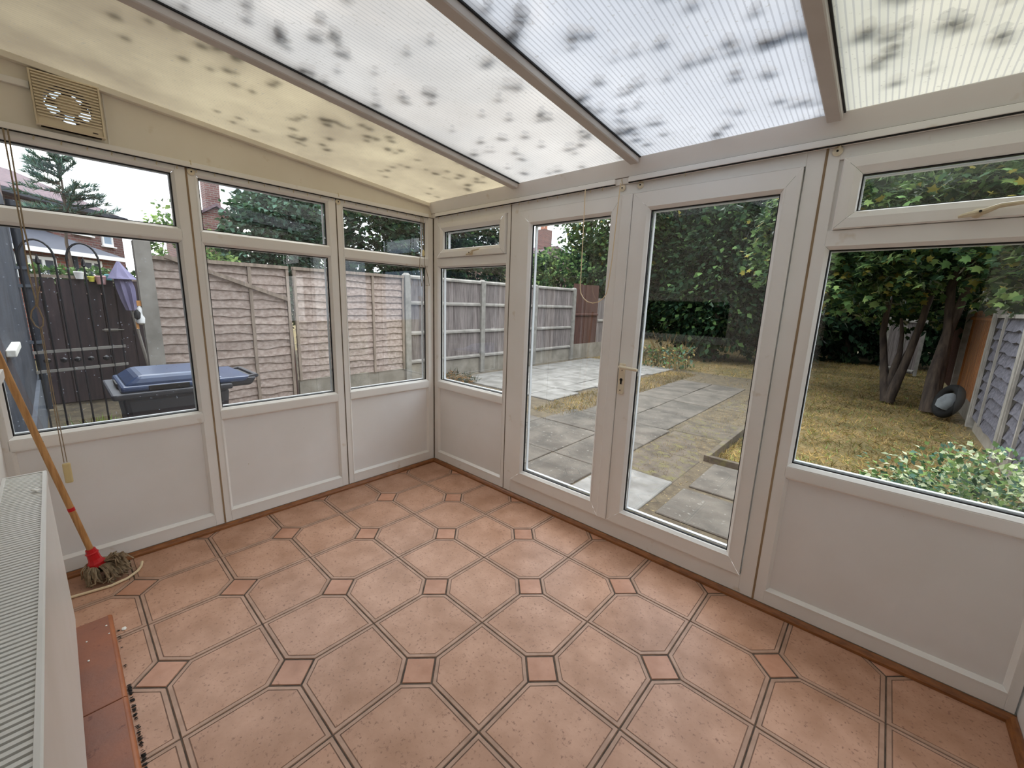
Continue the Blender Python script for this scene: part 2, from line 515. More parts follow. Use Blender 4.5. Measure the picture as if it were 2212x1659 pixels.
def sheet_mat(name, col, col2, rib, trans=0.8, clear=0.5, spots=True):
    """translucent multiwall sheet, web lines every 16 mm across x, specks of grime"""
    m, t = new_mat(name)
    out = t.node('ShaderNodeOutputMaterial')
    vec = t.coord((1, 1, 1))
    sp = t.node('ShaderNodeSeparateXYZ'); t.link(vec, sp.inputs[0])
    u = t.math('FRACT', t.math('MULTIPLY', sp.outputs[0], 1 / 0.0175))
    d = t.math('ABSOLUTE', t.math('SUBTRACT', u, 0.5))
    line = t.math('LESS_THAN', d, 0.13)
    n1 = t.noise(vec, 1.7, 5)
    base = t.ramp(n1, [(0.35, col), (0.65, col2)])
    base = t.mix(t.math('MULTIPLY', line, rib), base, (0.12, 0.12, 0.125, 1))
    if spots:
        n2 = t.noise(t.coord((1, 1, 1)), 75, 2, 0.5)
        s = t.ramp(n2, [(0.66, (0, 0, 0, 1)), (0.71, (1, 1, 1, 1))])
        base = t.mix(t.math('MULTIPLY', s, 0.45), base, (0.16, 0.15, 0.13, 1))
    tl = t.node('ShaderNodeBsdfTranslucent'); t.link(base, tl.inputs['Color'])
    df = t.node('ShaderNodeBsdfDiffuse'); t.link(base, df.inputs['Color'])
    mx = t.node('ShaderNodeMixShader'); mx.inputs[0].default_value = 1 - trans
    t.link(tl.outputs[0], mx.inputs[1]); t.link(df.outputs[0], mx.inputs[2])
    # the walls of the sheet pass more light straight on than at a slant
    tp = t.node('ShaderNodeBsdfTransparent'); t.link(base, tp.inputs['Color'])
    lw = t.node('ShaderNodeLayerWeight'); lw.inputs['Blend'].default_value = 0.5
    cosn = t.math('SUBTRACT', 1.0, lw.outputs['Facing'])
    m2 = t.node('ShaderNodeMixShader')
    t.link(t.math('MULTIPLY', cosn, clear), m2.inputs[0])
    t.link(mx.outputs[0], m2.inputs[1]); t.link(tp.outputs[0], m2.inputs[2])
    t.link(m2.outputs[0], out.inputs[0])
sheet_mat('sheet_yellow', srgb(124, 113, 93), srgb(155, 144, 118), 0.22, 0.72, 0.10)
sheet_mat('sheet_white', srgb(135, 132, 127), srgb(149, 146, 141), 0.30, 0.90, 0.23)
sheet_mat('sheet_clear', srgb(136, 137, 139), srgb(145, 146, 148), 0.44, 0.92, 0.26)
sheet_mat('sheet_green', srgb(134, 132, 119), srgb(145, 143, 131), 0.42, 0.88, 0.22)
m, t = new_mat('sheet_skin')
_o = t.node('ShaderNodeOutputMaterial'); _t = t.node('ShaderNodeBsdfTransparent'); _t.inputs['Color'].default_value = (0.95, 0.95, 0.95, 1)
t.link(_t.outputs[0], _o.inputs[0])

# ================================================================== SETTING : the lean-to conservatory
XR = 3.46          # right end wall
YB = -2.42         # house wall
T = 0.3468
TX, TY = 1.7202, -1.383

# ---- floor of clipped-corner tiles
def clip_poly(poly, x0, x1, y0, y1):
    def cut(p, ins, inter):
        o = []
        for i in range(len(p)):
            a, b = p[i], p[(i + 1) % len(p)]
            ia, ib = ins(a), ins(b)
            if ia: o.append(a)
            if ia != ib: o.append(inter(a, b))
        return o
    def ix(c):
        return lambda a, b: (c, a[1] + (b[1] - a[1]) * (c - a[0]) / (b[0] - a[0]))
    def iy(c):
        return lambda a, b: (a[0] + (b[0] - a[0]) * (c - a[1]) / (b[1] - a[1]), c)
    for ins, it in ((lambda p: p[0] >= x0, ix(x0)), (lambda p: p[0] <= x1, ix(x1)), (lambda p: p[1] >= y0, iy(y0)), (lambda p: p[1] <= y1, iy(y1))):
        if len(poly) < 3: return []
        poly = cut(poly, ins, it)
    return poly
def offset_poly(p, d):
    n = len(p); out = []
    for i in range(n):
        a, b, c = Vector(p[i - 1]), Vector(p[i]), Vector(p[(i + 1) % n])
        e1 = (b - a).normalized(); e2 = (c - b).normalized()
        n1 = Vector((-e1.y, e1.x)); n2 = Vector((-e2.y, e2.x))
        bis = (n1 + n2)
        k = max(0.15, 1 + n1.dot(n2))
        q = b + bis * (d / k)
        out.append((q.x, q.y))
    return out
def area(p):
    return 0.5 * sum(p[i][0] * p[(i + 1) % len(p)][1] - p[(i + 1) % len(p)][0] * p[i][1] for i in range(len(p)))
def dedupe(p):
    o = []
    for q in p:
        if not o or math.hypot(q[0] - o[-1][0], q[1] - o[-1][1]) > 0.004: o.append(q)
    if len(o) > 1 and math.hypot(o[0][0] - o[-1][0], o[0][1] - o[-1][1]) < 0.004: o.pop()
    return o

floor = MB().box(-0.06, XR + 0.1, YB - 0.05, 0.06, -0.12, -0.003).build('floor', 'grout', kind='structure')
def tile_obj(name, poly, mats, rings, c):
    poly = dedupe(poly)
    if len(poly) < 3 or area(poly) < 0.0012: return
    mb = MB()
    loops = []
    for (off, z) in rings:
        q = offset_poly(poly, off)
        loops.append([(x - c[0], y - c[1], z) for x, y in q])
    n = len(poly)
    if area(offset_poly(poly, rings[-1][0])) < 0.0004: 
        loops = loops[:2]
    vs = [p for l in loops for p in l]
    mb.v = vs
    for r in range(len(loops) - 1):
        for i in range(n):
            j = (i + 1) % n
            mb.f.append([r * n + i, r * n + j, (r + 1) * n + j, (r + 1) * n + i]); mb.m.append(mats[1][r])
    mb.f.append([(len(loops) - 1) * n + i for i in range(n)]); mb.m.append(mats[1][-1] if len(loops) > 2 else mats[1][0])
    o = mb.build(name, mats[0], floor, fix=False)
    o.location = (c[0], c[1], 0)
CUT = 0.0595 * math.sqrt(2)
GR = 0.0022
tmats = (['tile_field', 'tile_band', 'tile_line'], [1, 1, 2, 2, 0, 0])
trings = [(0.0, -0.003), (0.0016, 0.0), (0.0135, 0.0), (0.0141, -0.0012), (0.0167, -0.0012), (0.0173, 0.0)]
for i in range(-6, 6):
    for j in range(-4, 5):
        x0, y0 = TX + i * T, TY + j * T
        even = (i + j) % 2 == 0
        c = CUT
        if even:
            P = [(x0 + c, y0), (x0 + T, y0), (x0 + T, y0 + T - c), (x0 + T - c, y0 + T), (x0, y0 + T), (x0, y0 + c)]
        else:
            P = [(x0, y0), (x0 + T - c, y0), (x0 + T, y0 + c), (x0 + T, y0 + T), (x0 + c, y0 + T), (x0, y0 + T - c)]
        P = offset_poly(P, GR)
        P = clip_poly(P, 0.001, XR - 0.001, YB + 0.001, -0.001)
        if len(P) >= 3: tile_obj('tile', P, tmats, trings, (x0 + T / 2, y0 + T / 2))
s = 0.0545 * math.sqrt(2) / 1.0
for i in range(-6, 7):
    for j in range(-4, 6):
        if (i + j) % 2: continue
        x0, y0 = TX + i * T, TY + j * T
        P = clip_poly([(x0 + s, y0), (x0, y0 + s), (x0 - s, y0), (x0, y0 - s)], 0.001, XR - 0.001, YB + 0.001, -0.001)
        if len(P) >= 3: tile_obj('inset_tile', P, (['tile_inset'], [0, 0]), [(0.0, -0.003), (0.0015, 0.0)], (x0, y0))

# ---- brown quadrant trim along the floor
def quad_trim(name, a, b, inward):
    a = Vector(a); b = Vector(b); n = Vector(inward)
    mb = MB(); prof = [(0, 0.001), (0.026, 0.001), (0.024, 0.012), (0.016, 0.021), (0.006, 0.027), (0, 0.027)]
    vs = [p + n * q[0] + Vector((0, 0, q[1])) for p in (a, b) for q in prof]
    k = len(prof)
    mb.add(vs, [(i, (i + 1) % k, k + (i + 1) % k, k + i) for i in range(k)] + [tuple(range(k)), tuple(range(2 * k - 1, k - 1, -1))])
    return mb.build(name, 'trim_wood', kind='structure')
quad_trim('baseboard_left', (0.001, -2.40, 0), (0.001, 0.0, 0), (1, 0, 0))
quad_trim('baseboard_front', (0.0, -0.001, 0), (XR, -0.001, 0), (0, -1, 0))
quad_trim('baseboard_right', (XR - 0.001, -2.40, 0), (XR - 0.001, 0.0, 0), (-1, 0, 0))

# ---- glazed screens
FL = lambda a, b, d: (d, -a, b)       # left wall: a = distance from corner, depth d towards room (+x)
FF = lambda a, b, d: (a, -d, b)       # front wall: a = x, depth d towards room (-y)
def pane(fn, a0, a1, b0, b1, dep, mat, parent, name='glass_pane'):
    mb = MB()
    vs = [fn(a, b, d) for d in (dep, dep - 0.02) for (a, b) in ((a0, b0), (a1, b0), (a1, b1), (a0, b1))]
    mb.add(vs, [(0, 1, 2, 3), (7, 6, 5, 4), (0, 4, 5, 1), (1, 5, 6, 2), (2, 6, 7, 3), (3, 7, 4, 0)])
    rect_ring(fn, a0, a1, b0, b1, [(0.008, dep - 0.023), (0.008, dep - 0.021), (0.0145, dep - 0.021), (0.0145, dep - 0.042)]).build('spacer_bar', 'spacer', parent)
    return mb.build(name, mat, parent)
def gasket(fn, a0, a1, b0, b1, dep, parent):
    return rect_ring(fn, a0 - 0.001, a1 + 0.001, b0 - 0.001, b1 + 0.001, [(0, dep + 0.007), (0.0055, dep + 0.0065), (0.006, dep - 0.004)]).build('gasket', 'rubber', parent)
def bead(fn, a0, a1, b0, b1, parent, face=0.0, name='glazing_bead', out=0.018, dep=-0.03):
    """sloping bead from the frame face down to the glass edge a0..b1"""
    o = out
    return rect_ring(fn, a0 - o, a1 + o, b0 - o, b1 + o, [(0, face - 0.003), (0.0, face + 0.002), (0.005, face + 0.002), (o - 0.001, face - 0.014), (o, face - 0.02), (o, dep)], 0.0006).build(name, 'upvc', parent)
def fbox(fn, a0, a1, b0, b1, d0, d1):
    mb = MB()
    vs = [fn(a, b, d) for d in (d0, d1) for (a, b) in ((a0, b0), (a1, b0), (a1, b1), (a0, b1))]
    mb.add(vs, [(0, 1, 2, 3), (7, 6, 5, 4), (0, 4, 5, 1), (1, 5, 6, 2), (2, 6, 7, 3), (3, 7, 4, 0)])
    return mb
def member(fn, a0, a1, b0, b1, parent, name, d0=-0.06, d1=0.0, mat='upvc', bevel=0.002):
    return fbox(fn, a0, a1, b0, b1, d0, d1).build(name, mat, parent, bevel=bevel, seg=1)

def screen_fixed(name, fn, A0, A1, g0, g1, glass, top=2.10):
    """A0..A1 outer, g0..g1 glass; fixed light over fixed light over white panel"""
    r = empty(name, kind='structure')
    for (x0, x1) in ((A0 + 0.0015, g0 - 0.016), (g1 + 0.016, A1 - 0.0015)):
        member(fn, x0, x1, 0.028, top, r, 'stile')
    a0, a1 = g0 - 0.016, g1 + 0.016
    member(fn, a0, a1, 2.072, top, r, 'head_rail')
    member(fn, a0, a1, 1.722, 1.771, r, 'transom', d1=0.003)
    member(fn, a0, a1, 0.700, 0.748, r, 'mid_rail', d1=0.003)
    member(fn, a0, a1, 0.028, 0.098, r, 'bottom_rail')
    for (b0, b1) in ((0.764, 1.706), (1.787, 2.056)):
        bead(fn, g0, g1, b0, b1, r)
        gasket(fn, g0, g1, b0, b1, -0.030, r)
        pane(fn, g0 - 0.01, g1 + 0.01, b0 - 0.01, b1 + 0.01, -0.034, glass, r)
    bead(fn, g0, g1, 0.114, 0.684, r)
    fbox(fn, g0 - 0.005, g1 + 0.005, 0.109, 0.689, -0.05, -0.018).build('lower_panel', 'upvc_panel', r)
    return r
screen_fixed('window_1', FL, 1.6218, 2.4475, 1.6855, 2.3834, 'glass_rainy')
screen_fixed('window_2', FL, 0.8136, 1.6218, 0.878, 1.5697, 'glass_rainy')
screen_fixed('window_3', FL, 0.004, 0.8136, 0.0713, 0.757, 'glass_damp')

def screen_vent(name, fn, A0, A1, g0, g1, v0, v1, glass, a_hi=None, handle=None):
    r = empty(name, kind='structure')
    for (x0, x1) in ((A0 + 0.0015, g0 - 0.016), (g1 + 0.016, A1 - 0.0015)):
        member(fn, x0, x1, 0.028, 2.10, r, 'stile')
    a0, a1 = g0 - 0.016, g1 + 0.016
    member(fn, a0, a1, 2.050, 2.10, r, 'head_rail')
    member(fn, a0, a1, 1.722, 1.781, r, 'transom')
    member(fn, a0, a1, 0.700, 0.748, r, 'mid_rail', d1=0.003)
    member(fn, a0, a1, 0.028, 0.098, r, 'bottom_rail')
    bead(fn, g0, g1, 0.764, 1.706, r)
    gasket(fn, g0, g1, 0.764, 1.706, -0.030, r)
    pane(fn, g0 - 0.01, g1 + 0.01, 0.754, 1.716, -0.034, glass, r)
    bead(fn, g0, g1, 0.114, 0.684, r)
    fbox(fn, g0 - 0.005, g1 + 0.005, 0.109, 0.689, -0.05, -0.018).build('lower_panel', 'upvc_panel', r)
    # opening sash, proud of the frame
    s0, s1 = g0 + 0.003, g1 - 0.001
    sash = rect_ring(fn, s0 - 0.004, s1 + 0.004, 1.783, 2.052, [(-0.016, -0.012), (0, -0.012), (0, 0.010), (0.004, 0.016), (0.040, 0.016), (0.062, 0.004), (0.066, -0.004), (0.066, -0.03)], 0.0006).build('vent_sash', 'upvc', r)
    gasket(fn, s0 + 0.062, s1 - 0.062, 1.849, 1.986, -0.020, r)
    pane(fn, s0 + 0.055, s1 - 0.055, 1.842, 1.993, -0.024, glass, r)
    return r, sash
w4, sash4 = screen_vent('window_4', FF, 0.004, 0.868, 0.067, 0.819, 0, 0, 'glass')
w5, sash5 = screen_vent('window_5', FF, 2.5995, XR - 0.004, 2.6593, 3.412, 0, 0, 'glass')
def cockspur(parent, x, flip=1):
    h = MB()
    h.lathe([(0.016, 0), (0.016, 0.006), (0.012, 0.014), (0.006, 0.018)], 12, (x, -0.016, 1.801), Matrix.Rotation(PI / 2, 3, 'X'))
    h.tube([(x - 0.045, -0.030, 1.792), (x - 0.02, -0.034, 1.797), (x + 0.015, -0.036, 1.803), (x + 0.045, -0.044, 1.816), (x + 0.12, -0.048, 1.822)], [0.005, 0.009, 0.010, 0.0075, 0.0065], 8)
    o = h.build('window_handle', 'cream_metal', parent, smooth=True)
    MB().tube([(x + 0.004, -0.044, 1.803), (x + 0.004, -0.0475, 1.803)], 0.004, 8).build('handle_screw', 'dark_hole', o)
cockspur(sash4, 0.485)
cockspur(sash5, 3.055)

# ---- double doors
dr = empty('door_1', kind='structure')
member(FF, 0.8695, 0.940, 0.028, 2.10, dr, 'frame_jamb')
member(FF, 2.532, 2.598, 0.028, 2.10, dr, 'frame_jamb')
member(FF, 0.940, 2.532, 2.046, 2.10, dr, 'frame_head')
member(FF, 0.940, 2.532, 0.028, 0.126, dr, 'threshold')
for (a0_, a1_, b0_, b1_) in ((0.925, 0.962, 0.1, 2.07), (2.512, 2.55, 0.1, 2.07), (1.735, 1.80, 0.1, 2.07), (0.925, 2.55, 2.030, 2.07), (0.925, 2.55, 0.1, 0.145)):
    member(FF, a0_, a1_, b0_, b1_, dr, 'door_rebate', -0.062, -0.034)
def leaf(a0, a1, g0, g1, nm):
    """sash ring of uneven stile widths: members + bead"""
    lf = empty(nm, parent=dr)
    z0, z1 = 0.132, 2.042
    o = 0.02
    fr = MB()
    outer = [(a0, z0), (a1, z0), (a1, z1), (a0, z1)]
    inner = [(g0 - o, 0.226 - o), (g1 + o, 0.226 - o), (g1 + o, 1.9514 + o), (g0 - o, 1.9514 + o)]
    for k in range(4):
        j = (k + 1) % 4
        sh = 0.0006
        A, B, C_, D = [Vector(q) for q in (outer[k], outer[j], inner[j], inner[k])]
        e = (B - A).normalized() * sh
        A += e; D += e; B -= e; C_ -= e
        v = [FF(q.x, q.y, d) for d in (-0.03, 0.014) for q in (A, B, C_, D)]
        fr.add(v, [(4, 5, 6, 7), (0, 1, 5, 4), (2, 3, 7, 6)])
    fr.build('leaf_frame', 'upvc', lf, fix=True)
    bead(FF, g0, g1, 0.226, 1.9514, lf, face=0.014, out=o, dep=-0.02)
    gasket(FF, g0, g1, 0.226, 1.9514, -0.016, lf)
    pane(FF, g0 - 0.01, g1 + 0.01, 0.216, 1.961, -0.020, 'glass', lf)
    return lf
l1 = leaf(0.947, 1.700, 1.0547, 1.6327, 'left_leaf')
l2 = leaf(1.769, 2.527, 1.868, 2.4536, 'right_leaf')
MB().box(1.703, 1.766, -0.022, 0.03, 0.132, 2.042).build('meeting_stile', 'upvc', l1, bevel=0.003, seg=1)
hp = MB().box(1.775, 1.812, -0.024, -0.012, 0.945, 1.125).build('handle_plate', 'handle_white', l2, bevel=0.003)
lev = MB().tube([(1.792, -0.02, 1.108), (1.792, -0.05, 1.108), (1.80, -0.06, 1.108), (1.905, -0.062, 1.104)], [0.010, 0.010, 0.010, 0.008], 10).build('lever_handle', 'handle_white', l2, smooth=True)
kh = MB().lathe([(0.009, 0), (0.009, 0.002)], 12, (1.795, -0.0245, 1.030), Matrix.Rotation(PI / 2, 3, 'X')).box(1.790, 1.800, -0.0262, -0.0245, 1.004, 1.030)
kh.build('keyhole', 'dark_hole', l2)
MB().lathe([(0.0035, 0), (0.0035, 0.0015)], 8, (1.793, -0.0245, 0.968), Matrix.Rotation(PI / 2, 3, 'X')).lathe([(0.003, 0), (0.003, 0.0015)], 8, (1.796, -0.0245, 1.085), Matrix.Rotation(PI / 2, 3, 'X')).build('plate_screw', 'dark_hole', l2)
# ---- stained seams between the screens
MB().box(-0.01, 0.0015, -1.6262, -1.6174, 0.03, 2.10).build('trim_1', 'stain', kind='structure')
MB().box(-0.01, 0.0015, -0.8172, -0.8100, 0.03, 2.10).build('trim_2', 'seam', kind='structure')
MB().box(-0.004, 0.004, -0.004, 0.004, 0.03, 2.20).build('trim_3', 'seam', kind='structure')
MB().box(0.865, 0.871, -0.0015, 0.01, 0.03, 2.10).build('trim_4', 'seam', kind='structure')
MB().box(2.594, 2.603, -0.0015, 0.01, 0.03, 2.10).build('trim_5', 'stain', kind='structure')

# ---- wall above the left screens (gable infill), conservatory plinth, house wall
ZS = lambda y: 2.207 + 0.089 * (-y - 0.05)
wl = empty('wall_left', kind='structure')
FY, FZ, FH = -2.029, 2.243, 0.078     # fan hole
gp = MB()
def gable_piece(y0, y1, zb0, zb1, zt0, zt1):
    vs = [(x, y, z) for x in (0.0, -0.05) for (y, z) in ((y0, zb0), (y1, zb1), (y1, zt1), (y0, zt0))]
    gp.add(vs, [(3, 2, 1, 0), (4, 5, 6, 7), (0, 1, 5, 4), (1, 2, 6, 5), (2, 3, 7, 6), (3, 0, 4, 7)])
gable_piece(-2.45, FY - FH, 2.10, 2.10, ZS(-2.45), ZS(FY - FH))
gable_piece(FY - FH, FY + FH, 2.10, 2.10, FZ - FH, FZ - FH)
gable_piece(FY - FH, FY + FH, FZ + FH, FZ + FH, ZS(FY - FH), ZS(FY + FH))
gable_piece(FY + FH, 0.0, 2.10, 2.10, ZS(FY + FH), ZS(0))
gp.build('gable_panel', 'upvc_cream', wl)
def along(y0, y1, x0, x1, d0, d1, name, mat, parent, bev=0.002):
    vs = [(x, y, ZS(y) + d) for y in (y0, y1) for (x, d) in ((x0, d0), (x1, d0), (x1, d1), (x0, d1))]
    return MB().add(vs, [(0, 1, 2, 3), (7, 6, 5, 4), (0, 4, 5, 1), (1, 5, 6, 2), (2, 6, 7, 3), (3, 7, 4, 0)]).build(name, mat, parent, bevel=bev, seg=1)
along(-2.42, -0.055, 0.0, 0.034, -0.030, -0.004, 'gable_trim', 'upvc_cream', wl)
MB().box(0.0, 0.004, -2.42, 0.0, 2.097, 2.101).build('head_seam', 'seam', wl)
MB().box(0.0, 0.003, FY + 0.118, FY + 0.123, 2.101, ZS(-1.91) - 0.03).build('panel_joint', 'upvc', wl)
MB().box(-0.075, 0.0, -2.45, 0.075, -0.12, 0.03).build('plinth', 'concrete', wl)
MB().box(-0.06, 0.0, 0.0, 0.06, 0.03, 2.2).build('corner_post', 'upvc', wl)
wf = empty('wall_front', kind='structure')
# eaves beam with sloping face
vs = [(x, y, z) for x in (0.0, XR) for (y, z) in ((0.05, 2.10), (-0.012, 2.10), (-0.02, 2.132), (-0.058, 2.205), (-0.058, 2.2095), (0.06, 2.20))]
MB().add(vs, [(0, 1, 2, 3, 4, 5), (11, 10, 9, 8, 7, 6)] + [(i, 6 + i, 6 + (i + 1) % 6, (i + 1) % 6) for i in range(6)]).build('eaves_beam', 'upvc', wf, bevel=0.002, seg=1)
MB().box(0.0, XR, -0.0215, -0.018, 2.1285, 2.1315).build('beam_seam', 'seam', wf)
MB().box(0.0, XR, 0.0, 0.075, -0.12, 0.03).build('plinth', 'concrete', wf)
MB().box(XR, XR + 0.06, YB, 0.06, -0.12, 2.44).build('wall_right', 'upvc_panel', kind='structure')
# house wall behind the camera: white plaster inside, doorway, small window; brick storey above
wb = empty('wall_back', kind='structure')
def wall_piece(x0, x1, z0, z1, nm='plaster_wall', mat='plaster', y0=YB - 0.25, y1=YB):
    MB().box(x0, x1, y0, y1, z0, z1).build(nm, mat, wb)
wall_piece(-0.05, 0.35, -0.12, 2.45)
wall_piece(0.35, 1.70, -0.12, 1.12)
wall_piece(0.35, 1.70, 1.56, 2.45)
wall_piece(1.70, 2.45, -0.12, 2.45)
wall_piece(2.45, 3.40, 2.05, 2.45)
wall_piece(3.40, XR + 0.06, -0.12, 2.45)
wall_piece(-5.0, 8.0, 2.45, 5.6, 'upper_brickwork', 'brick_red')
wall_piece(-5.0, -0.05, 0.35, 2.45, 'side_render', 'render_dark')
wall_piece(-5.0, -0.05, -0.12, 0.35, 'render_plinth', 'plinth', y1=YB + 0.03)
wall_piece(XR + 0.06, 8.0, -0.12, 2.45, 'side_brickwork', 'brick_red')
MB().box(-1.75, -1.15, YB, YB + 0.045, 1.005, 1.05).build('outside_sill', 'sill_white', wb, bevel=0.006)
# house rooms beyond the openings, a dark-walled box added to keep sky light out
rm = empty('wall_inner', kind='structure')
MB().box(-0.3, 3.9, -5.8, -5.7, -0.12, 2.5).build('far_wall', 'dark_room', rm)
MB().box(-0.3, -0.2, -5.8, YB - 0.25, -0.12, 2.5).build('side_wall', 'dark_room', rm)
MB().box(3.8, 3.9, -5.8, YB - 0.25, -0.12, 2.5).build('side_wall', 'dark_room', rm)
MB().box(-0.3, 3.9, -5.8, YB - 0.25, 2.5, 2.6).build('room_ceiling', 'dark_room', rm)
MB().box(-0.3, 3.9, -5.8, YB - 0.25, -0.2, -0.02).build('room_floor', 'dark_room', rm)
rect_ring(lambda a, b, d: (a, YB + d, b), 0.35, 1.70, 1.12, 1.56, [(0, -0.02), (0, 0.0), (0.035, 0.0), (0.04, -0.03)]).build('window_6', 'upvc', kind='structure')
MB().box(0.30, 1.75, YB, YB + 0.07, 1.085, 1.12).build('trim_6', 'upvc', kind='structure')

# ---- roof
cl_ = empty('ceiling', kind='structure')
RX = [0.018, 0.952, 1.783, 2.612, XR - 0.012]
for i, mt in enumerate(('sheet_yellow', 'sheet_white', 'sheet_clear', 'sheet_green')):
    x0, x1 = RX[i] - (0.03 if i == 0 else 0), RX[i + 1]
    y0, y1 = YB, 0.12
    vs = [(x, y, ZS(y) + d) for d in (0.0, 0.016) for (x, y) in ((x0, y0), (x1, y0), (x1, y1), (x0, y1))]
    MB().add(vs, [(0, 1, 2, 3)], 0).add(vs, [(7, 6, 5, 4), (0, 4, 5, 1), (1, 5, 6, 2), (2, 6, 7, 3), (3, 7, 4, 0)], 1).build('roof_sheet', [mt, 'sheet_skin'], cl_, fix=False)
for i, xc in enumerate(RX[1:4]):
    hw = 0.0245
    raf = along(YB, -0.062, xc - hw, xc + hw, -0.034, -0.001, 'rafter', 'rafter_paint', cl_, bev=0.004)
    for sgn in (-1, 1):
        g0, g1 = sorted((xc + sgn * hw * 0.98, xc + sgn * (hw + 0.007)))
        along(YB, -0.058, g0, g1, -0.006, -0.0005, 'rubber_seal', 'rubber', raf, bev=0)
    along(YB, 0.12, xc - 0.03, xc + 0.03, 0.017, 0.03, 'cover_cap', 'upvc', raf)
along(YB, -0.06, XR - 0.03, XR, -0.034, -0.001, 'gable_trim', 'upvc', cl_)
# moss and leaf litter lying on the sheets (uncountable)
rng = random.Random(11)
mm = MB()
ico = bmesh.new(); bmesh.ops.create_icosphere(ico, subdivisions=1, radius=1.0)
icov = [v.co.copy() for v in ico.verts]; icof = [[v.index for v in f.verts] for f in ico.faces]; ico.free()
def clump(x, y, sx, sy, rz=0.0, h=0.02):
    n = max(2, int(max(sx, sy) / 0.018))
    for k in range(n):
        a = rng.uniform(-1, 1); b = rng.uniform(-0.5, 0.5)
        px = x + (a * sx * math.cos(rz) - b * sy * math.sin(rz)); py = y + (a * sx * math.sin(rz) + b * sy * math.cos(rz))
        if not (0.05 < px < XR - 0.05 and YB + 0.05 < py < 0.05): continue
        r = rng.uniform(0.009, 0.018) * (1 + 16 * min(sx, sy))
        mm.add([(px + v.x * r * rng.uniform(.8, 1.4), py + v.y * r * rng.uniform(.8, 1.4), ZS(py) + 0.018 + h * 0.5 + v.z * h * 0.5) for v in icov], icof)
for (x, y, sx, sy, rz) in [(1.90, -1.10, .10, .03, 2.6), (1.83, -1.02, .05, .05, 1.6), (2.02, -0.95, .05, .02, .2), (2.10, -0.78, .05, .02, .3), (2.38, -0.62, .14, .015, .1), (2.52, -0.60, .06, .02, .1),
                           (2.05, -0.62, .05, .025, .4), (1.84, -0.55, .05, .02, .9), (1.98, -0.33, .035, .02, .3), (1.87, -0.30, .06, .015, .6), (2.70, -0.50, .05, .03, 1.2), (2.75, -0.45, .07, .012, .5),
                           (2.88, -0.42, .05, .012, .5), (1.64, -0.86, .06, .03, .5), (1.60, -0.60, .04, .02, .2), (1.3, -1.4, .06, .02, 2.2), (1.18, -1.9, .05, .03, 2.0), (1.1, -1.5, .05, .02, 2.2), (1.5, -0.3, .05, .012, .2), (1.3, -0.1, .05, .01, .1),
                           (2.3, -0.25, .04, .012, .6), (2.5, -0.18, .03, .012, .4)]:
    clump(x, y, sx, sy, rz)
for k in range(230):
    x = rng.choice([rng.uniform(1.0, 1.78), rng.uniform(1.8, 2.6), rng.uniform(1.0, 2.6), rng.uniform(0.6, 0.95), rng.uniform(2.62, 3.0)])
    y = rng.uniform(-2.2, -0.05)
    q = 0.003 + 0.019 * rng.random() ** 2.2
    clump(x, y, q * rng.uniform(1, 2.5), q, rng.uniform(0, PI), 0.012)
for k in range(46):
    q = rng.uniform(0.004, 0.014)
    clump(rng.uniform(0.15, 0.92), rng.uniform(-1.5, -0.06), q * rng.uniform(1.5, 4), q, PI / 2 + rng.uniform(-.5, .5), 0.010)
mm.build('roof_moss', 'roof_moss', kind='stuff', label='dark moss and leaf litter scattered over the roof sheets', cat='moss')

# ================================================================== THINGS INDOORS
# ---- blind tracks
def blind_track(name, label, fn, a0, a1, z, step, off):
    r = empty(name, label=label, cat='blind track')
    mb = fbox(fn, a0, a1, z - 0.013, z + 0.013, off, off + 0.016)
    mb.build('rail', 'upvc', r, bevel=0.002, seg=1)
    fbox(fn, a0, a1, z - 0.017, z - 0.013, off + 0.003, off + 0.013).build('slot', 'dark_hole', r)
    n = int((a1 - a0) / step)
    me = None
    for k in range(n):
        a = a0 + (k + 0.5) * step
        if me is None:
            h = MB().tube([Vector(fn(0, 0.002, 0.0)), Vector(fn(0, -0.010, 0.002)), Vector(fn(0.003, -0.014, 0.006)), Vector(fn(0.0, -0.018, 0.004))], 0.0022, 5)
            me = h.mesh('hook', 'cream_metal')
        o = bpy.data.objects.new('hook', me); COL.objects.link(o); o.parent = r
        o.location = fn(a, z - 0.015, off + 0.006)
    return r
blind_track('blind_track', 'slim white blind track with small hooks above the side windows', FL, 0.06, 2.36, 2.108, 0.082, 0.004)
blind_track('blind_track', 'slim white blind track over the vent window and double doors', FF, 0.06, 1.66, 2.115, 0.078, 0.016)
blind_track('blind_track', 'slim bare blind track above the large garden window and right door', FF, 1.74, XR - 0.03, 2.115, 0.60, 0.016)
def bracket(fn, a, z, off, label):
    r = empty('track_bracket', label=label, cat='bracket', group='metal brackets on the blind tracks')
    MB().lathe([(0.018, 0), (0.018, 0.003), (0.010, 0.006)], 12, fn(a, z - 0.032, off), Matrix.Rotation(PI / 2, 3, 'X') if fn is FF else Matrix.Rotation(PI / 2, 3, 'Y')).build('plate', 'handle_white', r)
    d = 0.0065
    MB().lathe([(0.004, 0), (0.004, 0.002)], 8, fn(a, z - 0.032, off + d), Matrix.Rotation(PI / 2, 3, 'X') if fn is FF else Matrix.Rotation(PI / 2, 3, 'Y')).build('screw', 'dark_hole', r)
    MB().tube([fn(a, z - 0.02, off + 0.004), fn(a, z + 0.005, off + 0.018), fn(a, z + 0.022, off + 0.010)], 0.003, 6).build('arm', 'cream_metal', r)
bracket(FF, 1.695, 2.115, 0.003, 'round track bracket over the middle of the double doors, nearer the corner')
bracket(FF, 1.80, 2.115, 0.003, 'round track bracket above the meeting edge of the right door')
bracket(FF, 2.632, 2.115, 0.003, 'round track bracket at the top corner of the large garden window')
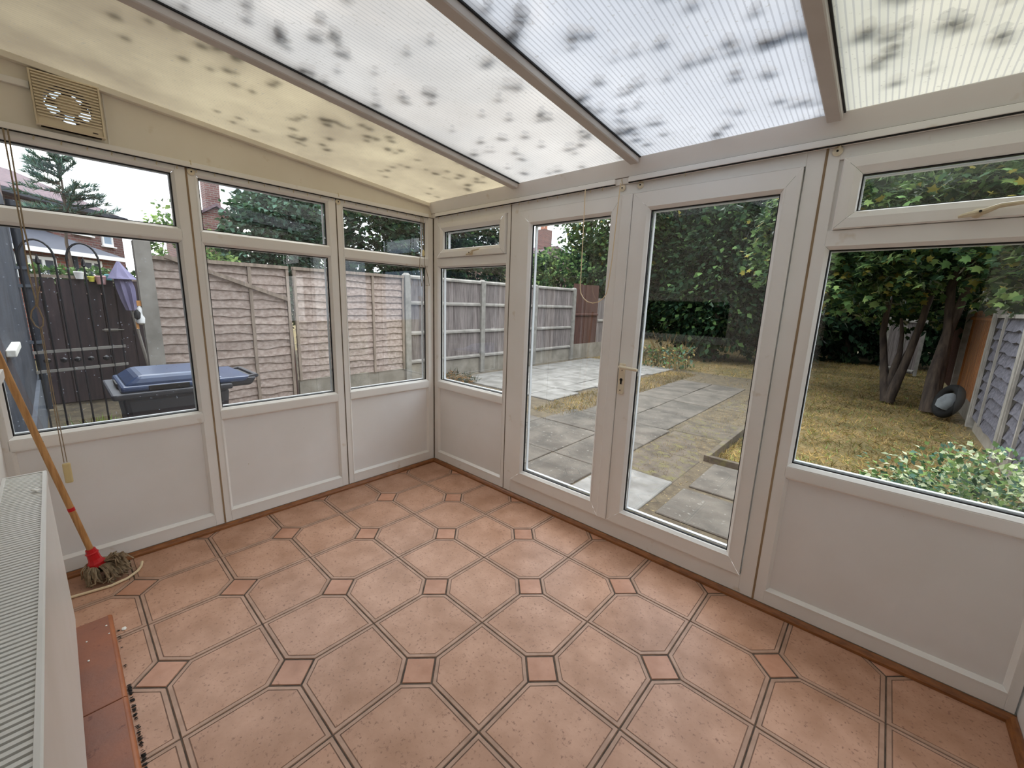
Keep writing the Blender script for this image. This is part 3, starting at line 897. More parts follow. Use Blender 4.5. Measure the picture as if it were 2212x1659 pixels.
bracket(FL, 1.60, 2.108, 0.003, 'round track bracket between the two rain-spotted side windows')
bracket(FL, 0.80, 2.108, 0.003, 'round track bracket between the second and third side window')

# ---- pull cords
c1 = empty('pull_cord', label='long looped brown pull cord with a cream weight hanging by the mop', cat='cord')
MB().tube([(0.03, -2.235, 2.09), (0.045, -2.236, 1.70), (0.05, -2.240, 1.50), (0.055, -2.232, 1.36), (0.055, -2.222, 1.42), (0.055, -2.214, 1.45)], 0.0027, 6).build('knotted_strand', 'cord', c1, smooth=True)
MB().tube([(0.03, -2.222, 2.09), (0.045, -2.228, 1.70), (0.05, -2.222, 1.50), (0.055, -2.226, 1.40), (0.055, -2.232, 1.37), (0.055, -2.252, 1.34), (0.055, -2.258, 1.31), (0.055, -2.250, 1.275), (0.055, -2.237, 1.262), (0.055, -2.226, 1.275), (0.055, -2.222, 1.305), (0.055, -2.229, 1.35), (0.055, -2.236, 1.375)], 0.0027, 6).build('loop', 'cord', c1, smooth=True)
MB().tube([(0.055, -2.236, 1.265), (0.056, -2.240, 0.96), (0.056, -2.242, 0.62)], 0.0017, 6).build('strand', 'cord', c1)
MB().tube([(0.055, -2.232, 1.265), (0.056, -2.234, 0.96), (0.056, -2.232, 0.62)], 0.0017, 6).build('strand', 'cord', c1)
MB().box(0.045, 0.065, -2.250, -2.222, 0.515, 0.615).build('weight', 'cord_weight', c1, bevel=0.006)
c2 = empty('pull_cord', label='short tangled pull cord hanging in the room corner', cat='cord')
MB().tube([(0.03, -0.145, 2.09), (0.04, -0.148, 1.90), (0.04, -0.166, 1.76), (0.04, -0.168, 1.68), (0.04, -0.150, 1.55), (0.04, -0.135, 1.60), (0.04, -0.148, 1.72)], 0.0025, 6).build('strand', 'cord', c2, smooth=True)
MB().tube([(0.03, -0.125, 2.09), (0.04, -0.127, 1.84), (0.04, -0.122, 1.73), (0.04, -0.085, 1.62), (0.04, -0.075, 1.56), (0.04, -0.11, 1.56)], 0.0025, 6).build('strand', 'cord', c2, smooth=True)
MB().lathe([(0.004, 0), (0.011, 0.012), (0.009, 0.04), (0.004, 0.05)], 10, (0.045, -0.135, 1.785)).build('toggle', 'cord_weight', c2, smooth=True)
c3 = empty('pull_cord', label='thin cream cord loop hanging in front of the left door glass', cat='cord')
pts = [(1.478, -0.04, 2.10), (1.486, -0.045, 1.80), (1.492, -0.05, 1.58)]
for k in range(9):
    a = PI + k * PI / 8
    pts.append((1.585 + 0.093 * math.cos(a), -0.05, 1.55 + 0.09 * math.sin(a)))
pts += [(1.690, -0.05, 1.70), (1.700, -0.04, 2.10)]
MB().tube(pts, 0.0028, 6).build('loop', 'hose', c3, smooth=True)

# ---- extractor fan
fan = empty('extractor_fan', (0.0, FY, FZ), label='square cream louvred extractor fan on the sloping gable wall', cat='fan')
fr = MB()
S = 0.108; R0 = 0.075; D = 0.034
N = 48
ring_o = []
for k in range(N):
    a = 2 * PI * k / N + PI / N
    c_, s_ = math.cos(a), math.sin(a)
    q = S / max(abs(c_), abs(s_))
    ring_o.append((c_ * q, s_ * q))
ring_i = [(R0 * math.cos(2 * PI * k / N + PI / N), R0 * math.sin(2 * PI * k / N + PI / N)) for k in range(N)]
vs = [(D, y, z) for y, z in ring_o] + [(D, y, z) for y, z in ring_i] + [(0.001, y, z) for y, z in ring_o]
fs = []
for k in range(N):
    j = (k + 1) % N
    fs += [(k, j, N + j, N + k), (2 * N + k, 2 * N + j, j, k)]
fr.add(vs, fs)
fr.build('body', 'fan_white', fan)
tb = MB()
vs = [(x, R0 * math.cos(2 * PI * k / N), R0 * math.sin(2 * PI * k / N)) for x in (D, -0.06) for k in range(N)]
tb.add(vs, [(k, (k + 1) % N, N + (k + 1) % N, N + k) for k in range(N)])
tb.build('duct', 'fan_dark', fan)
hubp = [(0.040, 0), (0.040, 0.02), (0.034, 0.024)]
MB().lathe(hubp, 24, (D - 0.022, 0, 0), Matrix.Rotation(PI / 2, 3, 'Y')).build('hub', 'fan_white', fan)
for k in range(5):
    a = 2 * PI * k / 5 + 0.3
    b = MB()
    vs = []
    for (r, tw, hw) in ((0.036, 0.010, 0.012), (0.070, 0.006, 0.020)):
        for e in (-1, 1):
            an = a + e * hw / r
            vs.append((-0.02 + e * tw, r * math.cos(an), r * math.sin(an)))
    vs += [(x - 0.002, y, z) for x, y, z in vs]
    b.add(vs, [(0, 1, 3, 2), (6, 7, 5, 4), (0, 4, 5, 1), (1, 5, 7, 3), (3, 7, 6, 2), (2, 6, 4, 0)])
    b.build('blade', 'fan_blade', fan)
for k in range(14):
    z = -0.068 + k * 0.0122
    if z > 0.098: break
    b = MB()
    vs = [(D + 0.001, -0.100, z), (D + 0.008, -0.100, z - 0.0005), (D + 0.008, -0.100, z + 0.0045), (D + 0.002, -0.100, z + 0.0085)]
    vs += [(x, 0.100, zz) for x, _, zz in vs]
    b.add(vs, [(0, 1, 2, 3), (7, 6, 5, 4), (0, 4, 5, 1), (1, 5, 6, 2), (2, 6, 7, 3), (3, 7, 4, 0)])
    b.build('slat', 'fan_white', fan)
MB().box(D, D + 0.0012, 0.066, 0.084, -0.094, -0.090).build('badge', 'fan_dark', fan)
rect_ring(lambda a, b, d: (d, a, b), -0.108, 0.108, -0.108, 0.108, [(0, 0.01), (0, D + 0.006), (0.006, D + 0.009), (0.008, D)]).build('rim', 'fan_white', fan)
MB().box(0.001, 0.018, -2.415, FY - 0.109, 2.278, 2.305).build('cable_trunking', 'upvc', bevel=0.002, label='cream cable trunking running into the extractor fan', cat='trunking')

# ---- radiator
rad = empty('radiator', (0.64, -2.33, 0.13), label='white convector radiator with a slatted top grille along the house wall', cat='radiator')
RL = 1.75
MB().box(0, RL, 0.035, 0.050, 0.0, 0.63).build('front_panel', 'rad_white', rad, bevel=0.006)
MB().box(0, RL, -0.052, -0.040, 0.0, 0.63).build('rear_panel', 'rad_white', rad, bevel=0.004)
MB().box(0.0, 0.004, -0.052, 0.05, 0.0, 0.632).build('end_panel', 'rad_white', rad)
MB().box(0.012, RL - 0.012, -0.03, 0.025, 0.02, 0.57).build('convector_core', 'rad_dark', rad)
gr = rect_ring(lambda a, b, d: (a, b, d), 0.0, RL, -0.055, 0.053, [(0, 0.615), (0, 0.642), (0.003, 0.645), (0.010, 0.645), (0.012, 0.635)]).build('top_grille', 'rad_white', rad)
me = MB().box(-0.0045, 0.0045, -0.045, 0.043, 0.634, 0.642).mesh('grille_slat', 'rad_white')
for k in range(112):
    o = bpy.data.objects.new('grille_slat', me); COL.objects.link(o); o.parent = gr
    o.location = (0.02 + k * 0.0155, 0, 0)
MB().box(0.02, RL - 0.02, 0.0485, 0.0502, 0.02, 0.60).build('front_face', 'rad_white', rad)
for k in range(2):
    MB().box(0.2 + k * 1.2, 0.23 + k * 1.2, -0.09, -0.052, 0.1, 0.5).build('wall_bracket', 'rad_white', rad)
chip = MB().box(-0.014, 0.014, -0.006, 0.006, 0, 0.005).build('plaster_chip', 'white_bit', label='white chip of plaster lying on the radiator grille', cat='chip', bevel=0.002)
chip.location = (0.86, -2.30, 0.776); chip.rotation_euler = (0, 0, 0.5)

# ---- tiled step below the radiator and door
st = empty('quarry_step', label='low terracotta quarry tile step on the floor below the radiator', cat='step')
for k, (x0, x1) in enumerate(((0.522, 1.078), (1.081, 1.64), (1.643, 2.2), (2.203, 2.76), (2.763, 3.32))):
    o = MB().box(x0, x1, -2.415, -2.188, 0.0005, 0.024).build('step_tile', 'quarry', st, bevel=0.003)
    MB().tube([(x0, -2.188, 0.013), (x1, -2.188, 0.013)], 0.0115, 10).build('bullnose', 'quarry_edge', o, smooth=True)
cr = MB()
for k in range(110):
    x = 0.62 + abs(rng.gauss(0.35, 0.22)) if k < 12 else rng.uniform(1.0, 1.45)
    r = rng.uniform(0.0012, 0.0038)
    cr.add([(x + v.x * r, -2.170 + rng.uniform(-.004, .008) + v.y * r, 0.003 + v.z * r * .6) for v in icov], icof)
cr.build('mortar_crumbs', 'dark_hole', kind='stuff', label='dark mortar crumbs along the edge of the terracotta step', cat='crumbs')
for i, (x, y, z, s, lb) in enumerate(((0.637, -2.150, 0.002, 0.010, 'largest white chip on the floor tile beside the step'), (0.60, -2.20, 0.026, 0.004, 'tiny white chip near the far corner of the terracotta step'),
                                  (0.665, -2.196, 0.026, 0.0035, 'tiny white chip near the front edge of the terracotta step'), (0.79, -2.262, 0.026, 0.004, 'tiny white chip in the middle of the terracotta step'), (0.66, -2.262, 0.026, 0.0035, 'tiny white chip by the radiator foot on the terracotta step'))):
    o = MB().add([(v.x * s * 1.4, v.y * s, v.z * s * 0.4) for v in icov], icof).build('plaster_chip', 'white_bit', label=lb, cat='chip', group='white plaster chips on the floor')
    o.location = (x, y, z)

# ---- string mop leaning in the corner
mop = empty('mop', (0.13, -2.20, 0), label='wooden string mop with red socket leaning in the corner by the radiator', cat='mop')
a = Vector((0.0, 0.0, 0.12)); b = Vector((-0.055, -0.205, 1.36))
MB().tube([a, b], 0.0125, 14).build('handle', 'mop_wood', mop, smooth=True)
dv = (b - a).normalized()
q = dv.to_track_quat('Z', 'Y').to_matrix()
MB().lathe([(0.036, -0.04), (0.034, -0.02), (0.028, -0.012), (0.024, 0.0), (0.022, 0.03), (0.026, 0.035), (0.021, 0.04), (0.018, 0.058)], 10, a, q).build('socket', 'red_plastic', mop)
MB().lathe([(0.0132, -0.009), (0.0132, 0.009)], 14, a + dv * 0.285, q).build('red_band', 'red_plastic', mop)
MB().lathe([(0.002, 0), (0.004, 0.0005)], 8, a + dv * 0.64 + Vector((0.0, 0.0125, 0)), Matrix.Rotation(-PI / 2, 3, 'X')).build('hanging_hole', 'dark_hole', mop)
hd = MB()
for k in range(170):
    an = rng.uniform(0, 2 * PI)
    el = rng.uniform(0.15, 1.0)
    sx, sy = math.cos(an), math.sin(an)
    R_ = rng.uniform(0.05, 0.095)
    p0 = Vector((0.0, 0.004, 0.085)) + Vector((sx, sy, 0)) * 0.02
    ox = Vector((0.015, 0.03, 0))
    p1 = p0 + Vector((sx * R_ * 0.6, sy * R_ * 0.6, rng.uniform(0.0, 0.035))) + ox * 0.5
    p2 = ox + Vector((sx * R_, sy * R_, 0.03 + 0.05 * el + rng.uniform(-.02, .02)))
    p3 = ox + Vector((sx * R_ * rng.uniform(0.6, 1.05), sy * R_ * rng.uniform(0.6, 1.05), 0.006 + rng.random() * 0.03))
    p4 = p3 + Vector((rng.uniform(-.03, .03), rng.uniform(-.03, .03), rng.uniform(0, 0.01)))
    P_ = []
    for u_ in np.linspace(0, 1, 7):
        q_ = [p0, p1, p2, p3, p4]
        while len(q_) > 1:
            q_ = [q_[i].lerp(q_[i + 1], u_) for i in range(len(q_) - 1)]
        z_ = q_[0]; P_.append((z_.x + rng.uniform(-.003, .003), z_.y + rng.uniform(-.003, .003), max(0.004, z_.z)))
    hd.tube(P_, 0.0035, 4, cap=False)
for k in range(26):
    p0 = Vector((0.02, 0.03, 0.10))
    p1 = p0 + Vector((rng.uniform(0.0, .05), rng.uniform(0.03, .075), rng.uniform(0.01, 0.045)))
    p2 = p1 + Vector((rng.uniform(-.01, .04), rng.uniform(-0.01, .04), rng.uniform(-0.05, -0.01)))
    hd.tube([p0, p1, p2], 0.0035, 4, cap=False)
hd.build('string_head', 'mop_string', mop, kind='stuff')
MB().tube([(0.26, -2.41, 0.008), (0.22, -2.32, 0.008), (0.236, -2.226, 0.008), (0.246, -2.161, 0.008), (0.228, -2.10, 0.008), (0.188, -2.057, 0.008), (0.155, -2.040, 0.010), (0.122, -2.032, 0.016)], 0.0065, 8).build('hose', 'hose', smooth=True, label='cream hose end curving across the tiles in front of the mop', cat='hose')

# ================================================================== OUTDOORS
G = -0.12
MB().box(-40, 25, -30, 60, G - 0.3, G - 0.05).build('ground', 'lawn_base', kind='structure')
# ---- paving
pav = empty('patio', kind='structure')
MB().box(-12, 8.0, YB, 2.45, G - 0.05, G - 0.014).build('bedding', 'soil', pav)
MB().box(-4.0, 1.70, 2.45, 8.6, G - 0.05, G - 0.014).build('bedding', 'soil', pav)
pr = random.Random(3)
def slab(x0, x1, y0, y1, mat, parent, z=0.0):
    g = 0.008
    cx, cy = (x0 + x1) / 2, (y0 + y1) / 2
    hx, hy = (x1 - x0) / 2 - g, (y1 - y0) / 2 - g
    o = MB().box(-hx, hx, -hy, hy, -0.035, 0.0).build('paving_slab', mat, parent, bevel=0.006, seg=1)
    o.location = (cx, cy, G + z + pr.uniform(-0.003, 0.004))
    o.rotation_euler = (pr.uniform(-.006, .006), pr.uniform(-.006, .006), pr.uniform(-.006, .006))
xs = [-2.2, -1.36, -0.48, 0.42, 1.02]
ys = [0.08, 0.66, 1.26, 2.22, 3.0]
for i in range(4):
    for j in range(4):
        if j == 3 and i < 2: continue
        slab(xs[i], xs[i + 1], ys[j], ys[j + 1], 'slab', pav)
for y0 in (3.0, 3.9, 4.8, 5.7, 6.45):
    y1 = min(7.05, y0 + (0.9 if y0 < 5 else 0.75))
    slab(-0.33, 0.33, y0, y1, 'slab', pav); slab(0.33, 0.97, y0, y1, 'slab', pav)
for k, (y0, y1) in enumerate(((0.08, 0.70), (0.70, 1.45), (1.45, 2.2), (2.2, 3.1), (3.1, 4.0), (4.0, 4.9), (4.9, 5.8))):
    slab(1.03, 1.66, y0, y1, 'slab_pale' if k == 1 else 'slab_dirty', pav, -0.012 if k > 1 else 0)
slab(1.76, 2.40, 0.78, 1.40, 'slab', pav); slab(1.78, 2.42, 1.46, 2.2, 'slab', pav, 0.005); slab(1.72, 2.40, 0.08, 0.70, 'slab_dirty', pav)
slab(2.44, 3.1, 0.10, 0.75, 'slab_dirty', pav); slab(2.46, 3.1, 0.82, 1.45, 'slab_dirty', pav)
# pale raised slabs by the left fence
pp = empty('path', kind='structure')
for i, x0 in enumerate((-3.55, -2.95, -2.25, -1.55)):
    for j, y0 in enumerate((3.15, 4.0, 4.75, 5.5, 6.3, 7.1, 7.8)):
        x1 = (-2.95, -2.25, -1.55, -1.02)[i]; y1 = (4.0, 4.75, 5.5, 6.3, 7.1, 7.8, 8.5)[j]
        if i == 3 and j in (1, 4): x1 -= 0.12
        slab(x0, x1, y0, y1, 'slab_pale', pp, 0.012)
# side passage paving
for i, x0 in enumerate((-0.72, -1.35, -1.98, -2.6, -3.2)):
    for j, y0 in enumerate((-2.36, -1.75, -1.1, -0.45)):
        slab(x0, x0 + 0.6, y0, y0 + 0.6, 'slab_dirty', pav)
# kerb of the lawn
for k, (x0, x1, y0, y1) in enumerate(((1.665, 1.72, 2.25, 3.15), (1.665, 1.72, 3.16, 4.05), (1.665, 1.72, 4.06, 4.95), (1.72, 2.6, 2.24, 2.295), (2.61, 3.4, 2.24, 2.295))):
    MB().box(x0, x1, y0, y1, G - 0.05, G + 0.055).build('kerb_edging', 'slab_dirty', bevel=0.006, group='concrete kerbs edging the lawn', cat='kerb',
        label=('concrete lawn kerb at the corner nearest the double doors', 'second concrete kerb along the path beside the lawn', 'third concrete kerb along the path beside the lawn', 'short concrete kerb facing the double doors across the lawn corner', 'concrete kerb below the large window next to the bush')[k])

# ---- foliage machinery
LEAF = (np.array([(0, 0, 0), (0.34, 0.45, 0.10), (0, 1, -0.05), (-0.34, 0.45, 0.10)]), [(0, 1, 2), (0, 2, 3)])
_mp = [(0, 0)] + [(0.18, 0.02), (0.5, 0.12), (0.36, 0.34), (0.62, 0.62), (0.26, 0.62), (0, 1.05), (-0.26, 0.62), (-0.62, 0.62), (-0.36, 0.34), (-0.5, 0.12), (-0.18, 0.02)]
MAPLE = (np.array([(0, 0.34, 0.05)] + [(x, y, -0.06 * abs(x) * 2 - 0.05 * y) for x, y in _mp]), [(0, i, i % 12 + 1) for i in range(1, 13)])
NEEDLE = (np.array([(-0.05, 0, 0), (0.05, 0, 0), (0, 1, 0.06)]), [(0, 1, 2)])
def scatter(name, pts, dirs, size, templ, mats, weights, parent=None, seed=0, kind='stuff', **kw):
    """pts (n,3) leaf bases, dirs (n,3) leaf axis; one mesh"""
    r = np.random.default_rng(seed)
    n = len(pts)
    tv, tf = templ
    k = len(tv)
    d = dirs / (np.linalg.norm(dirs, axis=1, keepdims=True) + 1e-9)
    up = r.normal(size=(n, 3)) * 0.55 + np.array([0, 0, 1.0])
    s = np.cross(d, up); s /= (np.linalg.norm(s, axis=1, keepdims=True) + 1e-9)
    u = np.cross(s, d)
    sz = size * r.uniform(0.65, 1.25, size=(n, 1, 1))
    V = pts[:, None, :] + sz * (tv[None, :, 0:1] * s[:, None, :] + tv[None, :, 1:2] * d[:, None, :] + tv[None, :, 2:3] * u[:, None, :])
    V = V.reshape(-1, 3)
    F = (np.array(tf)[None] + (np.arange(n) * k)[:, None, None]).reshape(-1, 3)
    mi = np.repeat(r.choice(len(mats), size=n, p=np.array(weights) / sum(weights)), len(tf)).astype(np.int32)
    me = bpy.data.meshes.new(name)
    me.vertices.add(len(V)); me.vertices.foreach_set('co', V.ravel().astype(np.float32))
    me.loops.add(F.size); me.loops.foreach_set('vertex_index', F.ravel().astype(np.int32))
    me.polygons.add(len(F)); me.polygons.foreach_set('loop_start', np.arange(0, F.size, 3, dtype=np.int32))
    me.polygons.foreach_set('loop_total', np.full(len(F), 3, np.int32))
    me.polygons.foreach_set('material_index', mi)
    for m_ in mats: me.materials.append(MATS[m_])
    me.update(calc_edges=True)
    o = bpy.data.objects.new(name, me); COL.objects.link(o)
    if parent: o.parent = parent
    return props(o, kind=kind, **kw)
def ellipsoid_pts(r, ells, n, shell=0.75):
    """points crowded towards the outer shell of several ellipsoids, clumped into sprays"""
    w_ = np.array([e[1][0] * e[1][1] + e[1][1] * e[1][2] + e[1][0] * e[1][2] for e in ells]); w_ = w_ / w_.sum()
    P = []; D_ = []
    for (c, rad_), ww in zip(ells, w_):
        m_ = int(n * ww)
        ns = max(3, m_ // 9)
        v = r.normal(size=(ns, 3)); v /= np.linalg.norm(v, axis=1, keepdims=True)
        rr = (shell + (1.06 - shell) * r.random((ns, 1))) if shell < 1 else 1
        base = v * rr
        idx = r.integers(0, ns, m_)
        q = base[idx] * np.array(rad_) + np.array(c) + r.normal(size=(m_, 3)) * min(rad_) * 0.085
        P.append(q)
        dd = v[idx] * np.array([1, 1, 0.35]) + r.normal(size=(m_, 3)) * 0.55 + np.array([0, 0, -0.35])
        D_.append(dd)
    return np.concatenate(P), np.concatenate(D_)
def limbs(parent, base, tops, r0, name='trunk', mat='bark', seed=0):
    rr = random.Random(seed)
    for k, tp in enumerate(tops):
        b_ = Vector(base) + (Vector((rr.uniform(-.05, .05), rr.uniform(-.05, .05), 0)) if k else Vector())
        tp = Vector(tp)
        pts_ = [b_.lerp(tp, u_) + Vector((rr.uniform(-.06, .06), rr.uniform(-.06, .06), 0)) * (0 < u_ < 1) for u_ in (0, .2, .4, .6, .8, 1)]
        MB().tube(pts_, [r0 * (1.25 if i == 0 else 1 - 0.14 * i) for i in range(6)], 9).build(name if k == 0 else 'branch', mat, parent, smooth=True)
def tree(name, base, ells, n, size, mats, weights, label, seed, templ=LEAF, r0=0.12, tops=None, group=None, cat='tree', shell=0.75, clip=None):
    t_ = empty(name, base, label=label, cat=cat, group=group)
    r = np.random.default_rng(seed)
    P, D_ = ellipsoid_pts(r, ells, n, shell)
    if clip is not None:
        k = clip(P); P = P[k]; D_ = D_[k]
    scatter('foliage', P - np.array(base), D_, size, templ, mats, weights, t_, seed + 1)
    limbs(t_, (0, 0, 0), [Vector(q) - Vector(base) for q in (tops or [ells[0][0]])], r0, seed=seed)
    return t_

# ---- left boundary fence
FX = -3.8
fr_ = random.Random(8)
def lap_panel(loc, rz, W_, H_, nb, label, mats, battens=(0.0, 0.5, 1.0), group='weathered lap fence panels', diag=None, zb=0.0, lap=0.028):
    r = empty('lap_fence', loc, rz, label, 'fence', group)
    bm_ = mats[0]
    ph = H_ / nb
    for k in range(nb):
        z0 = zb + k * ph
        mb = MB(); segs = 9
        vs = []
        for i in range(segs + 1):
            x = W_ * i / segs
            wob = fr_.uniform(-.016, .016)
            vs += [(x, -0.004, z0 + ph * 1.15), (x, -lap + fr_.uniform(-.007, .004), z0 + wob), (x, -lap * 0.6, z0 + wob - 0.003), (x, 0.006, z0 + ph * 1.15)]
        fs = []
        for i in range(segs):
            b0 = 4 * i; b1 = 4 * i + 4
            fs += [(b0, b0 + 1, b1 + 1, b1), (b0 + 1, b0 + 2, b1 + 2, b1 + 1), (b0 + 2, b0 + 3, b1 + 3, b1 + 2)]
        mb.add(vs, fs); mb.build('board', bm_, r)
    for u_ in battens:
        x = 0.02 + u_ * (W_ - 0.04)
        MB().bar((x, -lap - 0.012, zb - 0.01), (x, -lap - 0.012, zb + H_ + 0.02), 0.04, 0.022, up=(0, 1, 0)).build('batten', mats[1], r)
    MB().box(0, W_, -0.06, 0.02, zb + H_, zb + H_ + 0.045).build('top_rail', mats[1], r)
    if diag:
        MB().bar(diag[0], diag[1], 0.022, 0.05, up=(0, 0, 1)).build('diagonal_brace', mats[1], r)
    return r
def close_panel(loc, rz, W_, H_, label, mats, group=None, zb=0.0, rails=(0.06, 0.5, 0.92), nb=None, gap=None, name='boarded_fence'):
    r = empty(name, loc, rz, label, 'fence', group)
    nb = nb or int(W_ / 0.095)
    pw = W_ / nb
    me_ = None
    for k in range(nb):
        if gap and k in gap: continue
        if me_ is None or k % 3 == 0:
            h_ = H_ + fr_.uniform(-.012, .012)
            mb = MB(); mb.add([(0, -0.006, zb), (pw * 1.06, -0.016, zb), (pw * 1.06, 0.0, zb), (0, 0.004, zb), (0, -0.006, zb + h_), (pw * 1.06, -0.016, zb + h_), (pw * 1.06, 0, zb + h_), (0, 0.004, zb + h_)],
                              [(0, 3, 2, 1), (4, 5, 6, 7), (0, 1, 5, 4), (1, 2, 6, 5), (2, 3, 7, 6), (3, 0, 4, 7)])
            me_ = mb.mesh('board', mats[0])
        o = bpy.data.objects.new('board', me_); COL.objects.link(o); o.parent = r
        o.location = (k * pw, 0, 0)
    for u_ in rails:
        z = zb + H_ * u_
        mb = MB(); mb.add([(x, y, zz) for x in (0, W_) for (y, zz) in ((-0.016, z - 0.035), (-0.052, z - 0.03), (-0.052, z + 0.005), (-0.016, z + 0.035))],
                          [(0, 1, 2, 3), (7, 6, 5, 4), (0, 4, 5, 1), (1, 5, 6, 2), (2, 6, 7, 3), (3, 7, 4, 0)])
        mb.build('rail', mats[1], r)
    return r
def post(x, y, h, label, group, w_=0.1, mat='concrete', name='fence_post'):
    o = MB()
    o.box(-w_ / 2, w_ / 2, -w_ / 2, w_ / 2, 0, h - 0.04)
    b_ = len(o.v)
    o.add([(-w_ / 2, -w_ / 2, h - .04), (w_ / 2, -w_ / 2, h - .04), (w_ / 2, w_ / 2, h - .04), (-w_ / 2, w_ / 2, h - .04), (-w_ / 4, -w_ / 4, h), (w_ / 4, -w_ / 4, h), (w_ / 4, w_ / 4, h), (-w_ / 4, w_ / 4, h)],
          [(4, 5, 6, 7), (0, 1, 5, 4), (1, 2, 6, 5), (2, 3, 7, 6), (3, 0, 4, 7)])
    o = o.build(name, mat, fix=False, label=label, cat='post', group=group)
    o.location = (x, y, G)
    return o
def gravel_board(loc, rz, W_, H_, label, group):
    o = MB().box(0, W_, -0.012, 0.025, -0.05, H_).build('gravel_board', 'concrete_board', bevel=0.004, seg=1, label=label, cat='fence board', group=group)
    o.location = loc; o.rotation_euler = (0, 0, rz)
L90 = PI / 2
lap_panel((FX + 0.02, -1.41, G), L90, 1.61, 1.93, 17, 'broken lap fence panel with a fallen diagonal brace behind the wheelie bin', ['lap_wood', 'batten_wood'], (0.0, 0.69, 1.0), diag=((0.21, -0.06, 1.98), (1.57, -0.06, 1.50)))
MB().bar((FX - 0.02, 0.215, G), (FX - 0.02, 0.175, 1.80), 0.05, 0.06).build('fence_stake', 'brown_wood', label='split dark stake standing in the gap between two lap panels', cat='post')
MB().bar((FX - 0.05, 0.255, G), (FX - 0.06, 0.205, 1.62), 0.02, 0.05).build('fence_stake', 'close_wood', label='thin grey stake leaning in the gap between two lap panels', cat='post')
lap_panel((FX, 0.27, G), L90, 1.90, 1.66, 15, 'straight lap fence panel between the broken panel and the first concrete post', ['lap_wood', 'batten_wood'], (0.0, 0.68, 1.0), zb=0.27)
gravel_board((FX, 0.27, G), L90, 1.92, 0.26, 'concrete gravel board under the straight lap panel', 'gravel boards of the side fence')
pys = [2.24, 4.17, 6.0, 7.72]
plab = ['concrete fence post between the lap panel and the close-boarded fence', 'concrete fence post seen through the narrow vent window', 'concrete fence post at the edge of the left door glass', 'farthest concrete post next to the brown shed end']
for y, lb in zip(pys, plab):
    post(FX + 0.02, y, 2.03 if y < 3 else 2.02, lb, 'concrete posts of the side fence', 0.115)
clab = ['grey close-boarded fence bay seen past the corner post', 'grey close-boarded fence bay beyond the narrow vent window', 'grey close-boarded fence bay seen through the left door']
for k in range(3):
    y0, y1 = pys[k] + 0.06, pys[k + 1] - 0.06
    close_panel((FX, y0, G), L90, y1 - y0, 1.66, clab[k], ['close_wood', 'rail_wood'], 'grey close-boarded fence bays', zb=0.33, rails=(0.03, 0.36, 0.70, 0.985))
    gravel_board((FX, y0, G), L90, y1 - y0, 0.33, ['concrete gravel board under the first close-boarded bay', 'concrete gravel board under the middle close-boarded bay', 'concrete gravel board under the far close-boarded bay'][k], 'gravel boards of the side fence')
close_panel((FX - 0.05, 7.80, G), L90, 1.35, 1.72, 'dark brown boarded shed end at the far end of the side fence', ['brown_wood', 'brown_wood'], None, zb=0.42, rails=(0.5,), nb=9)
gravel_board((FX - 0.05, 7.78, G), L90, 3.4, 0.42, 'concrete base below the brown shed end', 'gravel boards of the side fence')
close_panel((FX - 0.05, 9.2, G), L90, 3.6, 1.35, 'grey weathered boards beyond the brown shed end', ['close_wood', 'rail_wood'], None, zb=0.42, rails=(0.5,), nb=30)

# ---- side passage : wooden gate, iron gate, bin, parasol
wg = empty('wooden_gate', (-5.2, -2.40, G), L90, 'dark stained vertical board gate across the side passage', 'gate')
gw = 1.10; nb = 8
for k in range(nb):
    MB().box(k * gw / nb + 0.006, (k + 1) * gw / nb - 0.006, -0.022, 0.0, 0.03, 1.68 + fr_.uniform(-.01, .01)).build('board', 'gate_wood', wg, bevel=0.003, seg=1)
for z in (0.25, 0.9, 1.5):
    MB().box(0.0, gw, 0.0, 0.04, z, z + 0.09).build('ledge', 'gate_wood', wg)
MB().box(-0.02, gw + 0.02, -0.03, 0.03, 1.68, 1.72).build('cap_rail', 'batten_wood', wg)
lt = MB().box(0.66, 0.80, -0.03, -0.022, 0.98, 1.02).build('latch_plate', 'concrete', wg)
MB().tube([(0.64, -0.035, 1.0), (0.86, -0.035, 1.0)], 0.007, 6).build('latch_bolt', 'rail_wood', wg)

ig = empty('iron_gate', (-2.5, -2.38, G), L90 - 0.03, 'black wrought iron gate with two arched tops in front of the wooden gate', 'gate')
ys_ = [0.055, 0.155, 0.255, 0.325, 0.425, 0.525, 0.60]
for k, y in enumerate(ys_):
    top = 1.80 if k in (0, 2, 3, 5) else (1.74 if k in (1, 4) else 1.1)
    MB().tube([(y, 0, 0.04), (y, 0, top)], 0.007, 7).build('bar', 'iron', ig)
    if k in (1, 4):
        MB().lathe([(0.002, 0), (0.016, 0.02), (0.012, 0.05), (0.001, 0.10)], 8, (y, 0, top)).build('finial', 'iron', ig)
for (a_, b_) in ((0.055, 0.255), (0.325, 0.525)):
    c_ = (a_ + b_) / 2; rr_ = (b_ - a_) / 2
    MB().tube([(c_ + rr_ * math.cos(u_), 0, 1.80 + rr_ * 1.5 * math.sin(u_)) for u_ in np.linspace(0, PI, 13)], 0.008, 7).build('arch', 'iron', ig, smooth=True)
for z in (0.835, 1.005, 0.10):
    MB().bar((0.03, 0, z), (0.62, 0, z + 0.03), 0.012, 0.025).build('rail', 'rail_wood' if z > 0.5 else 'iron', ig)
for y in (0.105, 0.205, 0.29, 0.375, 0.475):
    MB().lathe([(0.002, -0.025), (0.022, -0.012), (0.024, 0), (0.022, 0.012), (0.002, 0.025)], 8, (y, 0, 0.93)).build('ball', 'iron', ig, smooth=True)

